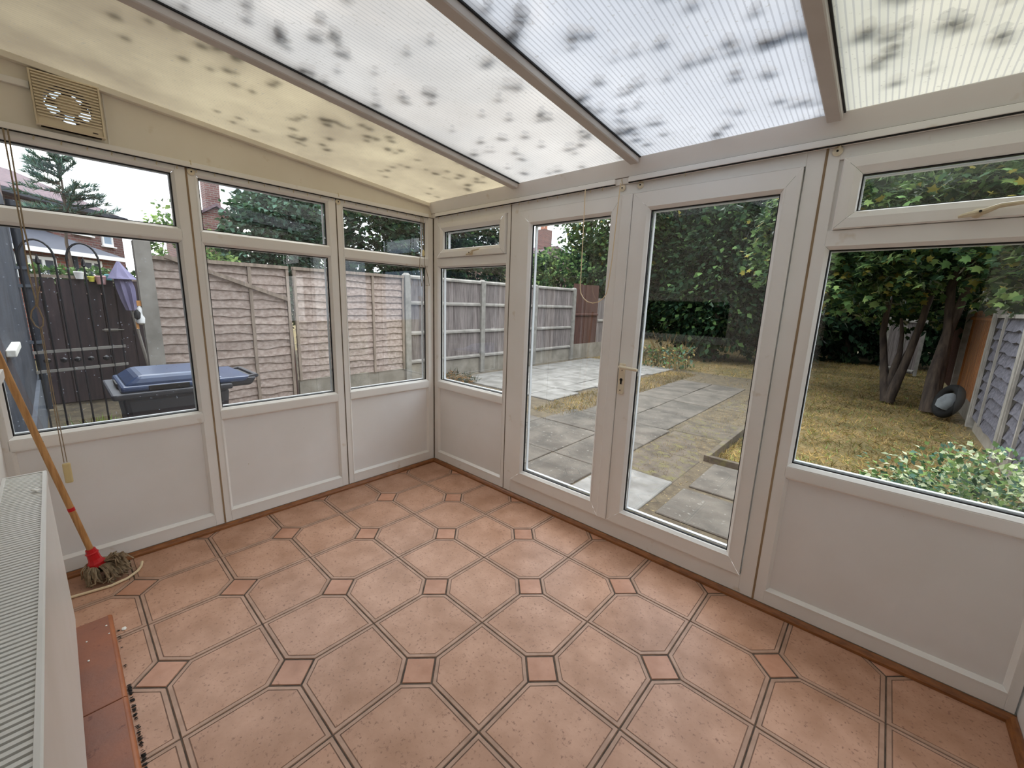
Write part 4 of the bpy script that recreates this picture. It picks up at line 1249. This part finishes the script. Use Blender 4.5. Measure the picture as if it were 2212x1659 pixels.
wbn = empty('wheelie_bin', (-1.0, -1.66, G), 0, 'dark grey wheelie bin with a blue lid outside the side window', 'bin')
def frustum(mb, x0, x1, y0, y1, z0, X0, X1, Y0, Y1, z1):
    mb.add([(x0, y0, z0), (x1, y0, z0), (x1, y1, z0), (x0, y1, z0), (X0, Y0, z1), (X1, Y0, z1), (X1, Y1, z1), (X0, Y1, z1)],
           [(0, 3, 2, 1), (4, 5, 6, 7), (0, 1, 5, 4), (1, 2, 6, 5), (2, 3, 7, 6), (3, 0, 4, 7)])
    return mb
frustum(MB(), -0.21, 0.21, -0.22, 0.24, 0.03, -0.30, 0.29, -0.295, 0.30, 0.87).build('body', 'bin_body', wbn, bevel=0.03)
frustum(MB(), -0.34, 0.335, -0.345, 0.31, 0.865, -0.345, 0.34, -0.35, 0.31, 0.905).build('rim', 'bin_body', wbn, bevel=0.012)
lid = MB()
frustum(lid, -0.30, 0.30, -0.30, 0.40, 0.905, -0.295, 0.295, -0.295, 0.44, 0.945)
lid_o = lid.build('lid', 'bin_lid', wbn, bevel=0.014)
frustum(MB(), -0.285, 0.285, -0.285, 0.28, 0.94, -0.24, 0.24, -0.20, 0.16, 1.005).build('lid_dome', 'bin_lid', lid_o, bevel=0.025)
MB().box(-0.1, 0.1, -0.304, -0.296, 0.91, 0.938).build('lid_grip', 'black', lid_o)
MB().box(0.2955, 0.303, -0.16, 0.06, 0.908, 0.942).build('lid_label', 'black', lid_o, bevel=0.003)
MB().tube([(-0.22, 0.40, 0.915), (-0.22, 0.50, 0.93), (0.22, 0.50, 0.93), (0.22, 0.40, 0.915)], 0.016, 8).build('handle', 'bin_body', wbn, smooth=True)
frustum(MB(), -0.24, 0.24, 0.28, 0.46, 0.86, -0.25, 0.25, 0.28, 0.50, 0.925).build('hinge_block', 'bin_body', wbn, bevel=0.02)
for sx in (-1, 1):
    MB().lathe([(0.1, -0.025), (0.105, 0.0), (0.1, 0.025)], 18, (sx * 0.25, 0.26, 0.106), Matrix.Rotation(PI / 2, 3, 'Y')).build('wheel', 'tyre', wbn)

pa = empty('parasol', (-4.95, -1.42, G), 0, 'closed lavender garden parasol in front of the wooden gate', 'parasol')
MB().tube([(-0.0, 0.12, 0.0), (0.0, -0.10, 1.92)], 0.018, 8).build('pole', 'rail_wood', pa)
cp = MB(); n = 14
def ringp(z, r, cy, k): 
    return [(math.cos(2 * PI * j / n) * r * (1 if j % 2 else k), cy + math.sin(2 * PI * j / n) * r * (1 if j % 2 else k), z) for j in range(n)]
rows = [ringp(1.93, 0.015, -0.10, 1), ringp(1.85, 0.06, -0.095, .9), ringp(1.74, 0.13, -0.085, .85), ringp(1.70, 0.155, -0.08, .9), ringp(1.705, 0.09, -0.08, .8), ringp(1.58, 0.10, -0.06, .7), ringp(1.42, 0.085, -0.045, .7), ringp(1.28, 0.06, -0.03, .7)]
vs = [p for rr_ in rows for p in rr_]
cp.add(vs, [(i * n + j, i * n + (j + 1) % n, (i + 1) * n + (j + 1) % n, (i + 1) * n + j) for i in range(len(rows) - 1) for j in range(n)])
cp.build('canopy', 'parasol', pa, smooth=False)
dp = empty('downpipe', (-4.55, YB + 0.06, G), 0, 'dark drainpipe on the rendered house wall beside the iron gate', 'pipe')
MB().tube([(0, 0, 0.1), (0, 0, 2.5)], 0.04, 12).build('pipe', 'drainpipe', dp, smooth=True)
for z in (0.9, 1.55, 1.75):
    MB().box(-0.06, 0.06, -0.06, 0.05, z, z + 0.035).build('pipe_bracket', 'plinth', dp)
post(-3.70, -1.405, 2.16, 'tall grey timber gate post beside the broken lap panel', None, 0.15, 'rail_wood', 'gate_post')
orn = empty('ornament', (-3.66, -1.50, 1.04), 0, 'small black and white garden ornament hanging on the gate post', 'ornament')
MB().lathe([(0.01, 0), (0.045, 0.02), (0.05, 0.08), (0.03, 0.14), (0.034, 0.18), (0.01, 0.22)], 10).build('body', 'white_bird', orn, smooth=True)
MB().lathe([(0.005, 0.04), (0.03, 0.06), (0.032, 0.12), (0.006, 0.16)], 8, (0.03, -0.03, 0.02)).build('wing', 'black', orn, smooth=True)
MB().box(-0.02, 0.0, -0.05, -0.025, -0.05, 0.03).build('tail', 'orange', orn)
MB().box(-0.01, 0.01, -0.02, 0.025, 0.22, 0.28).build('hanger', 'orange', orn)
# pots hung along the gate top
def pot(name, y, z, r_, mat, label, cat):
    o = MB().lathe([(r_ * 0.7, 0), (r_, r_ * 1.6), (r_ * 1.06, r_ * 1.7), (r_ * 0.95, r_ * 1.9), (r_ * .5, r_ * 1.9)], 12).build(name, mat, smooth=True, label=label, cat=cat)
    o.location = (-5.12, y, z)
pot('hanging_pot', -1.79, 1.53, 0.036, 'yellow', 'small yellow hanging pot on the wooden gate', 'pot')
pot('hanging_pot', -1.70, 1.50, 0.06, 'pink_pot', 'pink hanging pot on the wooden gate', 'pot')
pot('hanging_pot', -1.90, 1.56, 0.05, 'white_bird', 'white hanging pot on the wooden gate', 'pot')
pot('hanging_pot', -1.62, 1.56, 0.04, 'turquoise', 'turquoise hanging pot on the wooden gate', 'pot')
r = np.random.default_rng(40)
P = np.stack([r.uniform(-5.6, -5.3, 1500), r.uniform(-2.4, -1.3, 1500), 1.40 + r.random(1500) ** 1.6 * 0.30], 1)
hg = empty('flower_trough', (-5.45, -1.85, G), 0, 'long trough of green plants behind the wooden gate top', 'planter')
scatter('foliage', P - np.array([-5.45, -1.85, G]), r.normal(size=(1500, 3)) + np.array([0, 0, .8]), 0.07, LEAF, ['leaf_mid', 'leaf_dark', 'leaf_cream'], [5, 4, .6], hg, 41)
MB().box(-0.12, 0.12, -0.55, 0.55, 1.30, 1.48).build('trough', 'gate_wood', hg)
MB().box(-0.1, 0.1, -0.5, 0.5, 0.0, 1.30).build('stand', 'gate_wood', hg)
P = np.stack([-3.4 + r.normal(size=260) * .13, -1.98 + r.normal(size=260) * .10, np.full(260, G)], 1)
tg = scatter('weed_tuft', P, r.normal(size=(260, 3)) * .5 + np.array([0, 0, 1]), 0.17, NEEDLE, ['leaf_light', 'blade'], [1, 1], None, 42, label='bright green weeds growing by the wooden gate', cat='weeds')

# ---- houses beyond
def local_house():
    h = empty('brick_house', (-10.6, -2.55, G), math.atan2(0.598, -0.8015), 'brick house with a slate lean-to and white windows behind the gates', 'house')
    z_ = lambda z: z - G
    MB().box(-2.5, 3.1, 0.18, 2.0, 0, z_(2.22)).build('lean_to_wall', 'brick_orange', h)
    MB().add([(x, y, z) for x in (-2.6, 3.22) for (y, z) in ((-0.02, z_(2.27)), (2.0, z_(2.97)), (2.0, z_(2.9)), (-0.02, z_(2.20)))], [(0, 1, 2, 3), (7, 6, 5, 4), (0, 4, 5, 1), (1, 5, 6, 2), (2, 6, 7, 3), (3, 7, 4, 0)]).build('lean_to_roof', 'roof_slate', h)
    MB().box(-2.6, 3.24, -0.06, 0.0, z_(2.18), z_(2.28)).build('gutter', 'window_white', h)
    MB().box(-3.0, 6.45, 2.0, 7.5, 0, z_(3.85)).build('main_wall', 'brick_red', h)
    MB().add([(x, y, z) for x in (-3.2, 6.2) for (y, z) in ((1.65, z_(3.74)), (4.6, z_(5.0)), (7.8, z_(3.74)), (7.8, z_(3.66)), (1.65, z_(3.66)))], [(0, 1, 2, 3, 4), (9, 8, 7, 6, 5)] + [(i, 5 + i, 5 + (i + 1) % 5, (i + 1) % 5) for i in range(5)]).build('roof', 'roof_tiles', h)
    MB().box(-3.2, 6.2, 1.60, 1.66, z_(3.64), z_(3.76)).build('main_gutter', 'drainpipe', h)
    def win(x0, x1, zb, zt, y, n_=1, nm='window'):
        f = rect_ring(lambda a, b, d: (a, y - d, b), x0, x1, z_(zb), z_(zt), [(0, -0.03), (0, 0.03), (0.07, 0.03), (0.07, -0.02)]).build(nm, 'window_white', h)
        MB().box(x0 + 0.06, x1 - 0.06, y - 0.012, y - 0.004, z_(zb) + 0.06, z_(zt) - 0.06).build('pane', 'glass_dark' if y < 1 else 'glass_sky', f)
        for k in range(1, n_):
            xm = x0 + (x1 - x0) * k / n_
            MB().box(xm - 0.035, xm + 0.035, y - 0.03, y - 0.005, z_(zb) + 0.05, z_(zt) - 0.05).build('mullion', 'window_white', f)
        MB().box(x0 - 0.05, x1 + 0.05, y - 0.08, y, z_(zb) - 0.04, z_(zb)).build('sill', 'window_white', f)
    win(0.10, 1.12, 1.66, 2.10, 0.17, 3)
    win(1.88, 2.50, 1.45, 2.14, 0.17, 2)
    win(2.9, 3.62, 2.98, 3.62, 1.99, 2)
    win(4.40, 5.06, 3.02, 3.62, 1.99, 2)
    win(5.48, 5.95, 2.80, 3.35, 1.99, 1)
    MB().tube([(1.62, 0.12, 0), (1.62, 0.12, z_(2.2))], 0.05, 8).build('drainpipe', 'drainpipe', h)
    MB().box(4.6, 5.2, 4.3, 4.9, z_(4.8), z_(5.25)).build('chimney', 'brick_red', h)
local_house()
h2 = empty('brick_house', (-16, 2.0, G), 0, 'brick gable house with a tall chimney behind the lap fence', 'house')
MB().add([(x, y, z) for x in (0.0, -6.0) for (y, z) in ((-0.35, 0), (0.9, 0), (0.9, 4.2), (0.28, 4.6), (-0.35, 4.2))], [(0, 1, 2, 3, 4), (9, 8, 7, 6, 5)] + [(i, 5 + i, 5 + (i + 1) % 5, (i + 1) % 5) for i in range(5)]).build('wall', 'brick_red', h2)
MB().add([(x, y, z) for x in (0.15, -6.1) for (y, z) in ((-0.45, 4.14), (0.28, 4.64), (1.0, 4.14), (1.0, 4.24), (0.28, 4.74), (-0.45, 4.24))], [(0, 1, 2, 3, 4, 5), (11, 10, 9, 8, 7, 6)] + [(i, 6 + i, 6 + (i + 1) % 6, (i + 1) % 6) for i in range(6)]).build('roof', 'roof_tiles', h2)
MB().box(-0.8, -0.2, 0.05, 0.5, 4.3, 5.7).build('chimney', 'brick_red', h2)
f = rect_ring(lambda a, b, d: (d, a, b), 0.42, 0.72, 2.75, 3.1, [(0, 0.0), (0, 0.04), (0.05, 0.04), (0.05, -0.0)]).build('window', 'window_white', h2)
MB().box(0.005, 0.015, 0.46, 0.68, 2.79, 3.06).build('pane', 'glass_sky', f)
h3 = empty('brick_house', (-16, 22.6, G), 0, 'distant house whose chimney stack shows above the far trees', 'house')
MB().box(-6, 0, -3, 4, 0, 4.6).build('wall', 'brick_red', h3)
MB().add([(x, y, z) for x in (0.2, -6.2) for (y, z) in ((-3.3, 4.5), (0.5, 5.7), (4.3, 4.5))], [(0, 1, 2), (5, 4, 3), (0, 3, 4, 1), (1, 4, 5, 2), (2, 5, 3, 0)]).build('roof', 'roof_tiles', h3)
ck = MB().box(-1.0, -0.2, -0.55, 0.3, 4.8, 6.75).build('chimney', 'brick_red', h3)
for k in range(2):
    MB().lathe([(0.13, 0), (0.11, 0.45)], 10, (-0.6, -0.35 + k * 0.4, 6.75)).build('chimney_pot', 'chimney_pot', ck)

# ---- right boundary fence
RXF = 4.05
R90 = -PI / 2
rlab = ['blue grey lap fence panel nearest the variegated bush', 'blue grey lap fence panel next to the orange boards']
for k, (ya, yb) in enumerate(((4.62, 2.75), (6.60, 4.72))):
    lap_panel((RXF, ya, G), R90, ya - yb, 1.42, 10, rlab[k], ['blue_wood', 'rail_wood'], (0.0, 0.36, 1.0) if k else (0.0, 0.33, 0.66, 1.0), 'blue grey lap panels', zb=0.16, lap=0.05)
    gravel_board((RXF, ya, G), R90, ya - yb, 0.16, ['low concrete board under the lap panel nearest the bush', 'low concrete board under the lap panel next to the orange boards'][k], 'gravel boards of the far side fence')
for k, (y, lb) in enumerate(((4.67, 'concrete post between the two blue grey lap panels'), (6.66, 'concrete post between the blue grey lap panel and the orange boards'), (9.30, 'concrete post at the dark end of the orange boards'))):
    post(RXF - 0.03, y, 1.72, lb, 'concrete posts by the lawn', 0.11)
close_panel((RXF, 9.24, G), R90, 2.52, 1.42, 'orange brown close-boarded panel beside the tree trunks', ['orange_wood', 'orange_wood'], None, zb=0.26, rails=(0.92,), nb=20)
gravel_board((RXF, 9.24, G), R90, 2.52, 0.26, 'concrete board under the orange close-boarded panel', 'gravel boards of the far side fence')
close_panel((RXF + 0.02, 13.0, G), R90, 3.6, 1.5, 'shaded red brown boards behind the second tree trunk', ['brown_wood', 'brown_wood'], None, zb=0.1, rails=(0.9,), nb=26)
close_panel((2.95, 13.8, G), -0.9, 1.05, 1.45, 'far grey fence panel between the two tree trunks', ['close_wood', 'rail_wood'], None, zb=0.04, rails=(0.05, 0.95), nb=9)
for k, (x, y) in enumerate(((2.93, 13.8), (3.27, 13.35), (3.62, 12.95))):
    post(x, y, 1.55, ['far grey fence post left of the far panel', 'far grey fence post in the middle of the far panel', 'far grey fence post right of the far panel'][k], 'far grey fence posts', 0.07)

# ---- trees and bushes
shrub_m = ['leaf_dark', 'leaf_deep', 'leaf_mid']
# maple overhanging the lawn
mp_ell = [((3.3, 7.6, 3.25), (2.1, 1.7, 1.35)), ((2.1, 8.4, 3.1), (1.5, 1.6, 1.15)), ((4.6, 7.0, 3.2), (1.5, 1.5, 1.6)), ((1.4, 7.8, 2.7), (0.9, 0.9, 0.9)), ((2.9, 9.6, 2.6), (1.6, 1.2, 1.4)), ((4.4, 5.9, 2.3), (0.9, 0.9, 0.8)), ((5.0, 5.0, 2.8), (0.9, 0.9, 0.9)), ((2.4, 7.6, 2.2), (1.2, 0.9, 0.7)), ((5.4, 8.2, 4.2), (1.5, 2.0, 1.8))]
mt = tree('maple_tree', (3.13, 8.0, G), mp_ell, 34000, 0.105, ['leaf_mid', 'leaf_dark', 'leaf_yellow', 'leaf_light'], [4, 5, 0.6, 1.4], 'broad maple with yellowing leaves overhanging the lawn', 60, MAPLE, 0.07,
          [(3.05, 8.05, 1.4), (3.45, 8.2, 2.3), (2.6, 8.2, 3.0), (3.6, 7.7, 3.6)], shell=0.5)
r = np.random.default_rng(61)
lm = []
for mname in ('leaf_mid', 'leaf_light', 'leaf_yellow', 'leaf_dark'):
    me = bpy.data.meshes.new('leaf'); me.from_pydata([tuple(v) for v in MAPLE[0]], [], MAPLE[1]); me.materials.append(MATS[mname]); lm.append(me)
Pn, Dn = ellipsoid_pts(r, [((3.3, 6.6, 3.2), (1.9, 1.0, 1.2)), ((4.2, 5.8, 2.6), (0.8, 0.7, 0.7)), ((2.0, 7.0, 2.9), (1.0, 0.8, 0.9))], 240, 0.8)
for p, d_ in zip(Pn, Dn):
    if p[1] > 7.0: p[1] = 6.3 + r.random() * 0.6
    o = bpy.data.objects.new('leaf', lm[int(r.choice(4, p=[.4, .25, .15, .2]))]); COL.objects.link(o); o.parent = mt
    o.location = Vector(p) - Vector((3.13, 8.0, G))
    o.rotation_mode = 'QUATERNION'
    o.rotation_quaternion = Vector(d_).to_track_quat('Y', 'Z')
    s_ = r.uniform(0.062, 0.098); o.scale = (s_, s_, s_)
t2 = empty('ash_tree', (3.62, 7.55, G), label='second tree with twin trunks beside the tyre and orange boards', cat='tree')
limbs(t2, (0, 0, 0), [(-0.02, 0.1, 3.4), (0.12, 0.2, 3.2)], 0.095, seed=5)
P, D_ = ellipsoid_pts(r, [((4.6, 9.6, 3.6), (1.8, 2.2, 1.9)), ((3.9, 10.6, 2.5), (1.5, 1.5, 1.3))], 7000, 0.4)
scatter('foliage', P - np.array([3.62, 7.55, G]), D_, 0.17, LEAF, ['leaf_dark', 'leaf_deep', 'leaf_brown'], [5, 4, .4], t2, 63)
# dark laurels closing the garden
tree('laurel_bush', (-1.2, 12.0, G), [((-1.2, 12.0, 2.3), (2.0, 1.5, 2.3)), ((-2.7, 12.6, 2.6), (1.6, 1.5, 2.2)), ((0.4, 12.8, 2.2), (1.5, 1.3, 2.2)), ((-0.6, 12.6, 4.4), (2.4, 1.6, 1.6))], 26000, 0.19, ['leaf_deep', 'leaf_dark', 'leaf_mid'], [4, 5, 2], 'dark laurel bush filling the back of the garden behind the right door', 70, LEAF, 0.12, cat='bush', shell=0.6)
tree('laurel_bush', (2.0, 15.5, G), [((1.5, 15.5, 2.6), (2.4, 1.4, 2.7)), ((3.8, 15.8, 2.6), (2.2, 1.4, 2.7)), ((2.6, 15.6, 4.3), (3.0, 1.6, 1.5)), ((6.2, 14.0, 3.4), (2.2, 2.0, 3.2))], 26000, 0.24, ['leaf_deep', 'leaf_dark'], [6, 4], 'dark evergreen bush in deep shade behind the maple trunks', 72, LEAF, 0.12, cat='bush', shell=0.6)
tree('oak_tree', (-4.6, 11.5, G), [((-4.6, 11.5, 4.2), (1.9, 1.7, 1.8)), ((-3.4, 12.2, 5.2), (1.9, 1.8, 1.6)), ((-4.3, 10.6, 2.6), (1.1, 1.0, 1.2))], 16000, 0.18, ['leaf_dark', 'leaf_mid', 'leaf_yellow', 'leaf_deep'], [5, 4, .3, 2], 'dark leafy tree rising beyond the brown shed end', 74, LEAF, 0.13, [(-4.5, 11.5, 3.5), (-3.6, 12, 4.5)], shell=0.6)
tree('hawthorn_bush', (-6.0, 10.5, G), [((-6.2, 10.5, 2.3), (1.4, 1.2, 1.1)), ((-7.9, 10.8, 2.2), (1.3, 1.1, 1.2)), ((-5.3, 11.2, 1.9), (0.9, 0.9, 1.0))], 11000, 0.15, ['leaf_mid', 'leaf_light', 'leaf_dark'], [5, 2, 3], 'mid green bush showing over the close-boarded fence', 76, LEAF, 0.08, cat='bush', shell=0.6)
tree('sycamore_tree', (0.6, 17.5, G), [((0.3, 17.5, 5.0), (3.6, 2.2, 1.9)), ((-4.5, 18.0, 5.8), (3.2, 2.0, 2.4)), ((7.5, 17.0, 5.6), (3.0, 2.2, 2.2))], 24000, 0.30, ['leaf_dark', 'leaf_mid', 'leaf_deep'], [5, 4, 2], 'tall sycamore closing the view at the end of the garden', 78, LEAF, 0.2, [(0.5, 17.5, 6), (-3.5, 18, 5.5), (5, 17, 6)], shell=0.5)
r = np.random.default_rng(88)
n = 42000
P = np.stack([r.uniform(-11, 9.5, n), 19.2 + r.normal(size=n) * 0.7, G + r.random(n) ** 0.9 * 5.2], 1)
hd_ = empty('evergreen_hedge', (0, 19.2, G), label='tall black green hedge across the far end of the garden', cat='hedge')
scatter('foliage', P - np.array([0, 19.2, G]), r.normal(size=(n, 3)) + np.array([0, -.6, -.2]), 0.34, LEAF, ['leaf_deep', 'leaf_dark'], [6, 2], hd_, 89)
for k in range(12):
    MB().tube([(-10 + k * 1.7, 0.1, 0), (-10 + k * 1.7 + .2, 0.1, 3.5)], 0.07, 6).build('stem', 'bark', hd_)
# side : dark yew, birch, holly over the lap fence
tree('yew_tree', (-8.0, 1.4, G), [((-8.0, 1.35, 2.3), (1.0, 0.85, 1.6)), ((-8.1, 1.8, 2.7), (0.9, 0.7, 1.4))], 14000, 0.14, ['leaf_blue', 'leaf_dark', 'leaf_deep'], [3, 5, 2], 'dense dark yew rising behind the broken lap panel', 80, LEAF, 0.12, shell=0.7)
tree('birch_tree', (-9.5, 2.9, G), [((-9.5, 2.8, 3.9), (1.0, 0.85, 1.1)), ((-9.6, 3.3, 3.0), (0.9, 0.8, 1.0))], 3000, 0.11, ['leaf_mid', 'leaf_light', 'leaf_blue'], [5, 2, 2], 'pale feathery birch behind the straight lap panel', 82, LEAF, 0.07, shell=0.5)
tree('holly_tree', (-8.2, 5.2, G), [((-8.2, 4.2, 2.8), (1.1, 1.1, 2.0)), ((-8.3, 6.0, 3.0), (1.2, 1.6, 2.4)), ((-8.6, 8.2, 2.8), (1.0, 1.5, 2.2))], 24000, 0.17, ['leaf_deep', 'leaf_dark', 'leaf_mid'], [6, 4, .6], 'dark holly above the fence near the room corner', 84, LEAF, 0.12, [(-8.2, 4.6, 2.6), (-8.3, 6.2, 2.8)], shell=0.6)
tree('elder_bush', (-7.6, -0.45, G), [((-7.6, -0.35, 2.2), (0.5, 0.55, 0.85)), ((-7.4, 0.15, 1.9), (0.5, 0.4, 0.6))], 1800, 0.10, ['leaf_light', 'leaf_mid', 'leaf_dark'], [3, 4, 2], 'light green elder beyond the gate post', 86, LEAF, 0.05, cat='bush', shell=0.5)
# spiky conifer against the sky
ct = empty('pine_tree', (-8.6, -1.85, G), label='spiky grey green conifer in front of the tiled house roof', cat='tree')
limbs(ct, (0, 0, 0), [(0.0, 0.05, 3.95)], 0.04, seed=9)
r = np.random.default_rng(90)
pts_ = []; dirs_ = []
bmb = MB()
for k in range(46):
    z = 2.7 + 1.25 * (k / 46)
    Lb = (0.62 * (1 - (k / 46)) + 0.22)
    an = r.uniform(0, 2 * PI)
    d0 = np.array([math.cos(an) * .8, math.sin(an), -0.15 + 0.9 * r.random()]); d0 /= np.linalg.norm(d0)
    p0 = np.array([0, 0.03, z])
    bmb.tube([tuple(p0), tuple(p0 + d0 * Lb * .5), tuple(p0 + d0 * Lb + np.array([0, 0, 0.05]))], [0.012, 0.008, 0.004], 4)
    for j in range(105):
        u_ = r.random() ** 0.8
        pts_.append(p0 + d0 * Lb * u_ + r.normal(size=3) * 0.012)
        dirs_.append(d0 * 0.9 + r.normal(size=3) * 0.45 + np.array([0, 0, .25]))
bmb.build('branches', 'bark', ct, kind='stuff')
scatter('needles', np.array(pts_), np.array(dirs_), 0.12, (NEEDLE[0] * np.array([1.6, 1, 1]), NEEDLE[1]), ['needle', 'leaf_dark', 'leaf_blue'], [4, 3, 2], ct, 91)
# variegated bush under the large window
bush = empty('variegated_bush', (3.45, 1.5, G), label='cream and green variegated bush under the large garden window', cat='bush')
r = np.random.default_rng(95)
P, D_ = ellipsoid_pts(r, [((3.55, 1.45, 0.24), (0.60, 0.52, 0.38)), ((4.3, 1.5, 0.26), (0.75, 0.6, 0.42)), ((3.15, 1.55, 0.06), (0.35, 0.4, 0.28)), ((5.2, 1.6, 0.2), (0.7, 0.6, 0.44)), ((3.7, 1.5, 0.0), (0.6, 0.5, 0.3))], 30000, 0.6)
D_[:, 2] += 0.5
scatter('foliage', P - np.array([3.45, 1.5, G]), D_, 0.041, LEAF, ['leaf_cream', 'leaf_mid', 'leaf_light', 'leaf_blue', 'leaf_dark'], [2.4, 2, 2.0, 2, 1.6], bush, 96)
for k in range(40):
    an = r.uniform(0, 2 * PI); q_ = r.uniform(0.2, 1.0)
    MB().tube([(0.1 + r.uniform(-.1, .1), r.uniform(-.1, .1), 0), (math.cos(an) * .25 * q_ + .1, math.sin(an) * .25 * q_, 0.2), (math.cos(an) * .5 * q_ + .1, math.sin(an) * .45 * q_, 0.4 + 0.12 * r.random())], [0.006, 0.004, 0.002], 4).build('stem', 'bark', bush)
lmb = []
for mname in ('leaf_cream', 'leaf_light', 'leaf_blue'):
    me = bpy.data.meshes.new('leaf'); me.from_pydata([tuple(v) for v in LEAF[0]], [], LEAF[1]); me.materials.append(MATS[mname]); lmb.append(me)
Pn, Dn = ellipsoid_pts(r, [((3.55, 1.42, 0.24), (0.62, 0.55, 0.42))], 150, 0.98)
for p, d_ in zip(Pn, Dn):
    if p[2] < G + 0.05: continue
    o = bpy.data.objects.new('leaf', lmb[int(r.choice(3, p=[.5, .25, .25]))]); COL.objects.link(o); o.parent = bush
    o.location = Vector(p) - Vector((3.45, 1.5, G)); o.rotation_mode = 'QUATERNION'
    o.rotation_quaternion = Vector((d_[0], d_[1], d_[2] + 0.6)).to_track_quat('Y', 'Z'); s_ = r.uniform(.032, .046); o.scale = (s_, s_, s_)
# tall dry weed stems beside the path
wd = empty('dry_weeds', (-1.3, 8.6, G), label='tall dry weed stalks at the end of the path', cat='weeds')
for k in range(26):
    x0, y0 = r.uniform(-.6, .5), r.uniform(-.3, .4)
    MB().tube([(x0, y0, 0), (x0 + r.uniform(-.1, .1), y0, 0.35), (x0 + r.uniform(-.25, .25), y0 + r.uniform(-.1, .1), r.uniform(.5, .95))], [0.012, 0.009, 0.005], 5).build('stalk', 'straw_dark', wd)
P = np.stack([r.uniform(-.7, .6, 500), r.uniform(-.4, .5, 500), r.random(500) * .55], 1)
scatter('foliage', P, r.normal(size=(500, 3)) + np.array([0, 0, .5]), 0.09, LEAF, ['leaf_mid', 'leaf_blue', 'straw'], [3, 2, 2], wd, 99)
# tyre and sack by the second trunk
ty = empty('old_tyre', (3.78, 7.1, G), 0.4, 'black old tyre leaning by the second trunk and orange boards', 'tyre')
MB().tube([(0.0 + 0.06 * math.sin(u_), 0.21 * math.cos(u_), 0.27 + 0.21 * math.sin(u_)) for u_ in np.linspace(0, 2 * PI, 25)[:-1]], 0.062, 10, closed=True).build('tread', 'tyre', ty, smooth=True)
sk = MB().lathe([(0.02, 0), (0.10, 0.02), (0.12, 0.12), (0.085, 0.22), (0.03, 0.27)], 9).build('white_sack', 'white_sack', smooth=True, label='crumpled white sack stuffed inside the old tyre', cat='sack')
sk.location = (3.72, 6.98, G + 0.16); sk.rotation_euler = (0.3, 0.2, 0.5)

# ---- grass, moss, leaf litter (uncountable)
r = np.random.default_rng(110)
n = 26000
y = 2.3 + (r.random(n) ** 1.5) * 13; x = r.uniform(0, 1, n)
x = 1.72 + x * (RXF - 1.8)
P = np.stack([x, y, np.full(n, G - 0.045)], 1)
D_ = r.normal(size=(n, 3)) * np.array([1, 1, .2]) + np.array([0, 0, .5])
P[:, 2] += 0.005
scatter('lawn_grass', P, D_, 0.085, NEEDLE, ['straw', 'straw_dark', 'blade', 'leaf_light'], [5, 4, 3, .6], None, 111, label='straw coloured patchy grass covering the lawn', cat='grass')
n = 9000
P = np.stack([r.uniform(-4.0, 1.7, n), r.uniform(7.2, 17, n), np.full(n, G - 0.045)], 1)
scatter('far_grass', P, r.normal(size=(n, 3)) * np.array([1, 1, .2]) + np.array([0, 0, .45]), 0.11, NEEDLE, ['straw', 'straw_dark', 'blade'], [5, 4, 2], None, 113, label='dry grass between the path end and the dark laurel', cat='grass')
n = 7000
P = np.stack([r.uniform(-1.02, -0.33, n), 2.5 + r.random(n) ** .9 * 5.6, np.full(n, G - 0.012)], 1)
P = P[(P[:, 1] > 3.05) | (P[:, 0] > -.9)]
scatter('grass_strip', P, r.normal(size=(len(P), 3)) + np.array([0, 0, .7]), 0.07, NEEDLE, ['straw', 'blade', 'straw_dark'], [4, 2, 3], None, 115, label='mossy grass strip between the pale slabs and the path', cat='grass')
n = 2600
P = np.stack([r.normal(1.34, .22, n), r.uniform(1.45, 6.5, n), np.full(n, G - 0.008)], 1)
scatter('path_moss', P, r.normal(size=(n, 3)) + np.array([0, 0, .3]), 0.035, NEEDLE, ['straw_dark', 'straw', 'blade'], [4, 2, 1], None, 117, label='dry moss creeping over the dirty slabs beside the lawn', cat='moss')
n = 700
P = np.stack([r.uniform(-3.7, -2.9, n), r.uniform(2.6, 3.3, n), G + r.random(n) * .12], 1)
scatter('twig_heap', P, r.normal(size=(n, 3)) * np.array([1, 1, .4]), 0.16, NEEDLE, ['leaf_brown', 'straw_dark', 'leaf_deep'], [1, 1, 2], None, 118, label='dark heap of twigs against the side fence', cat='twigs')
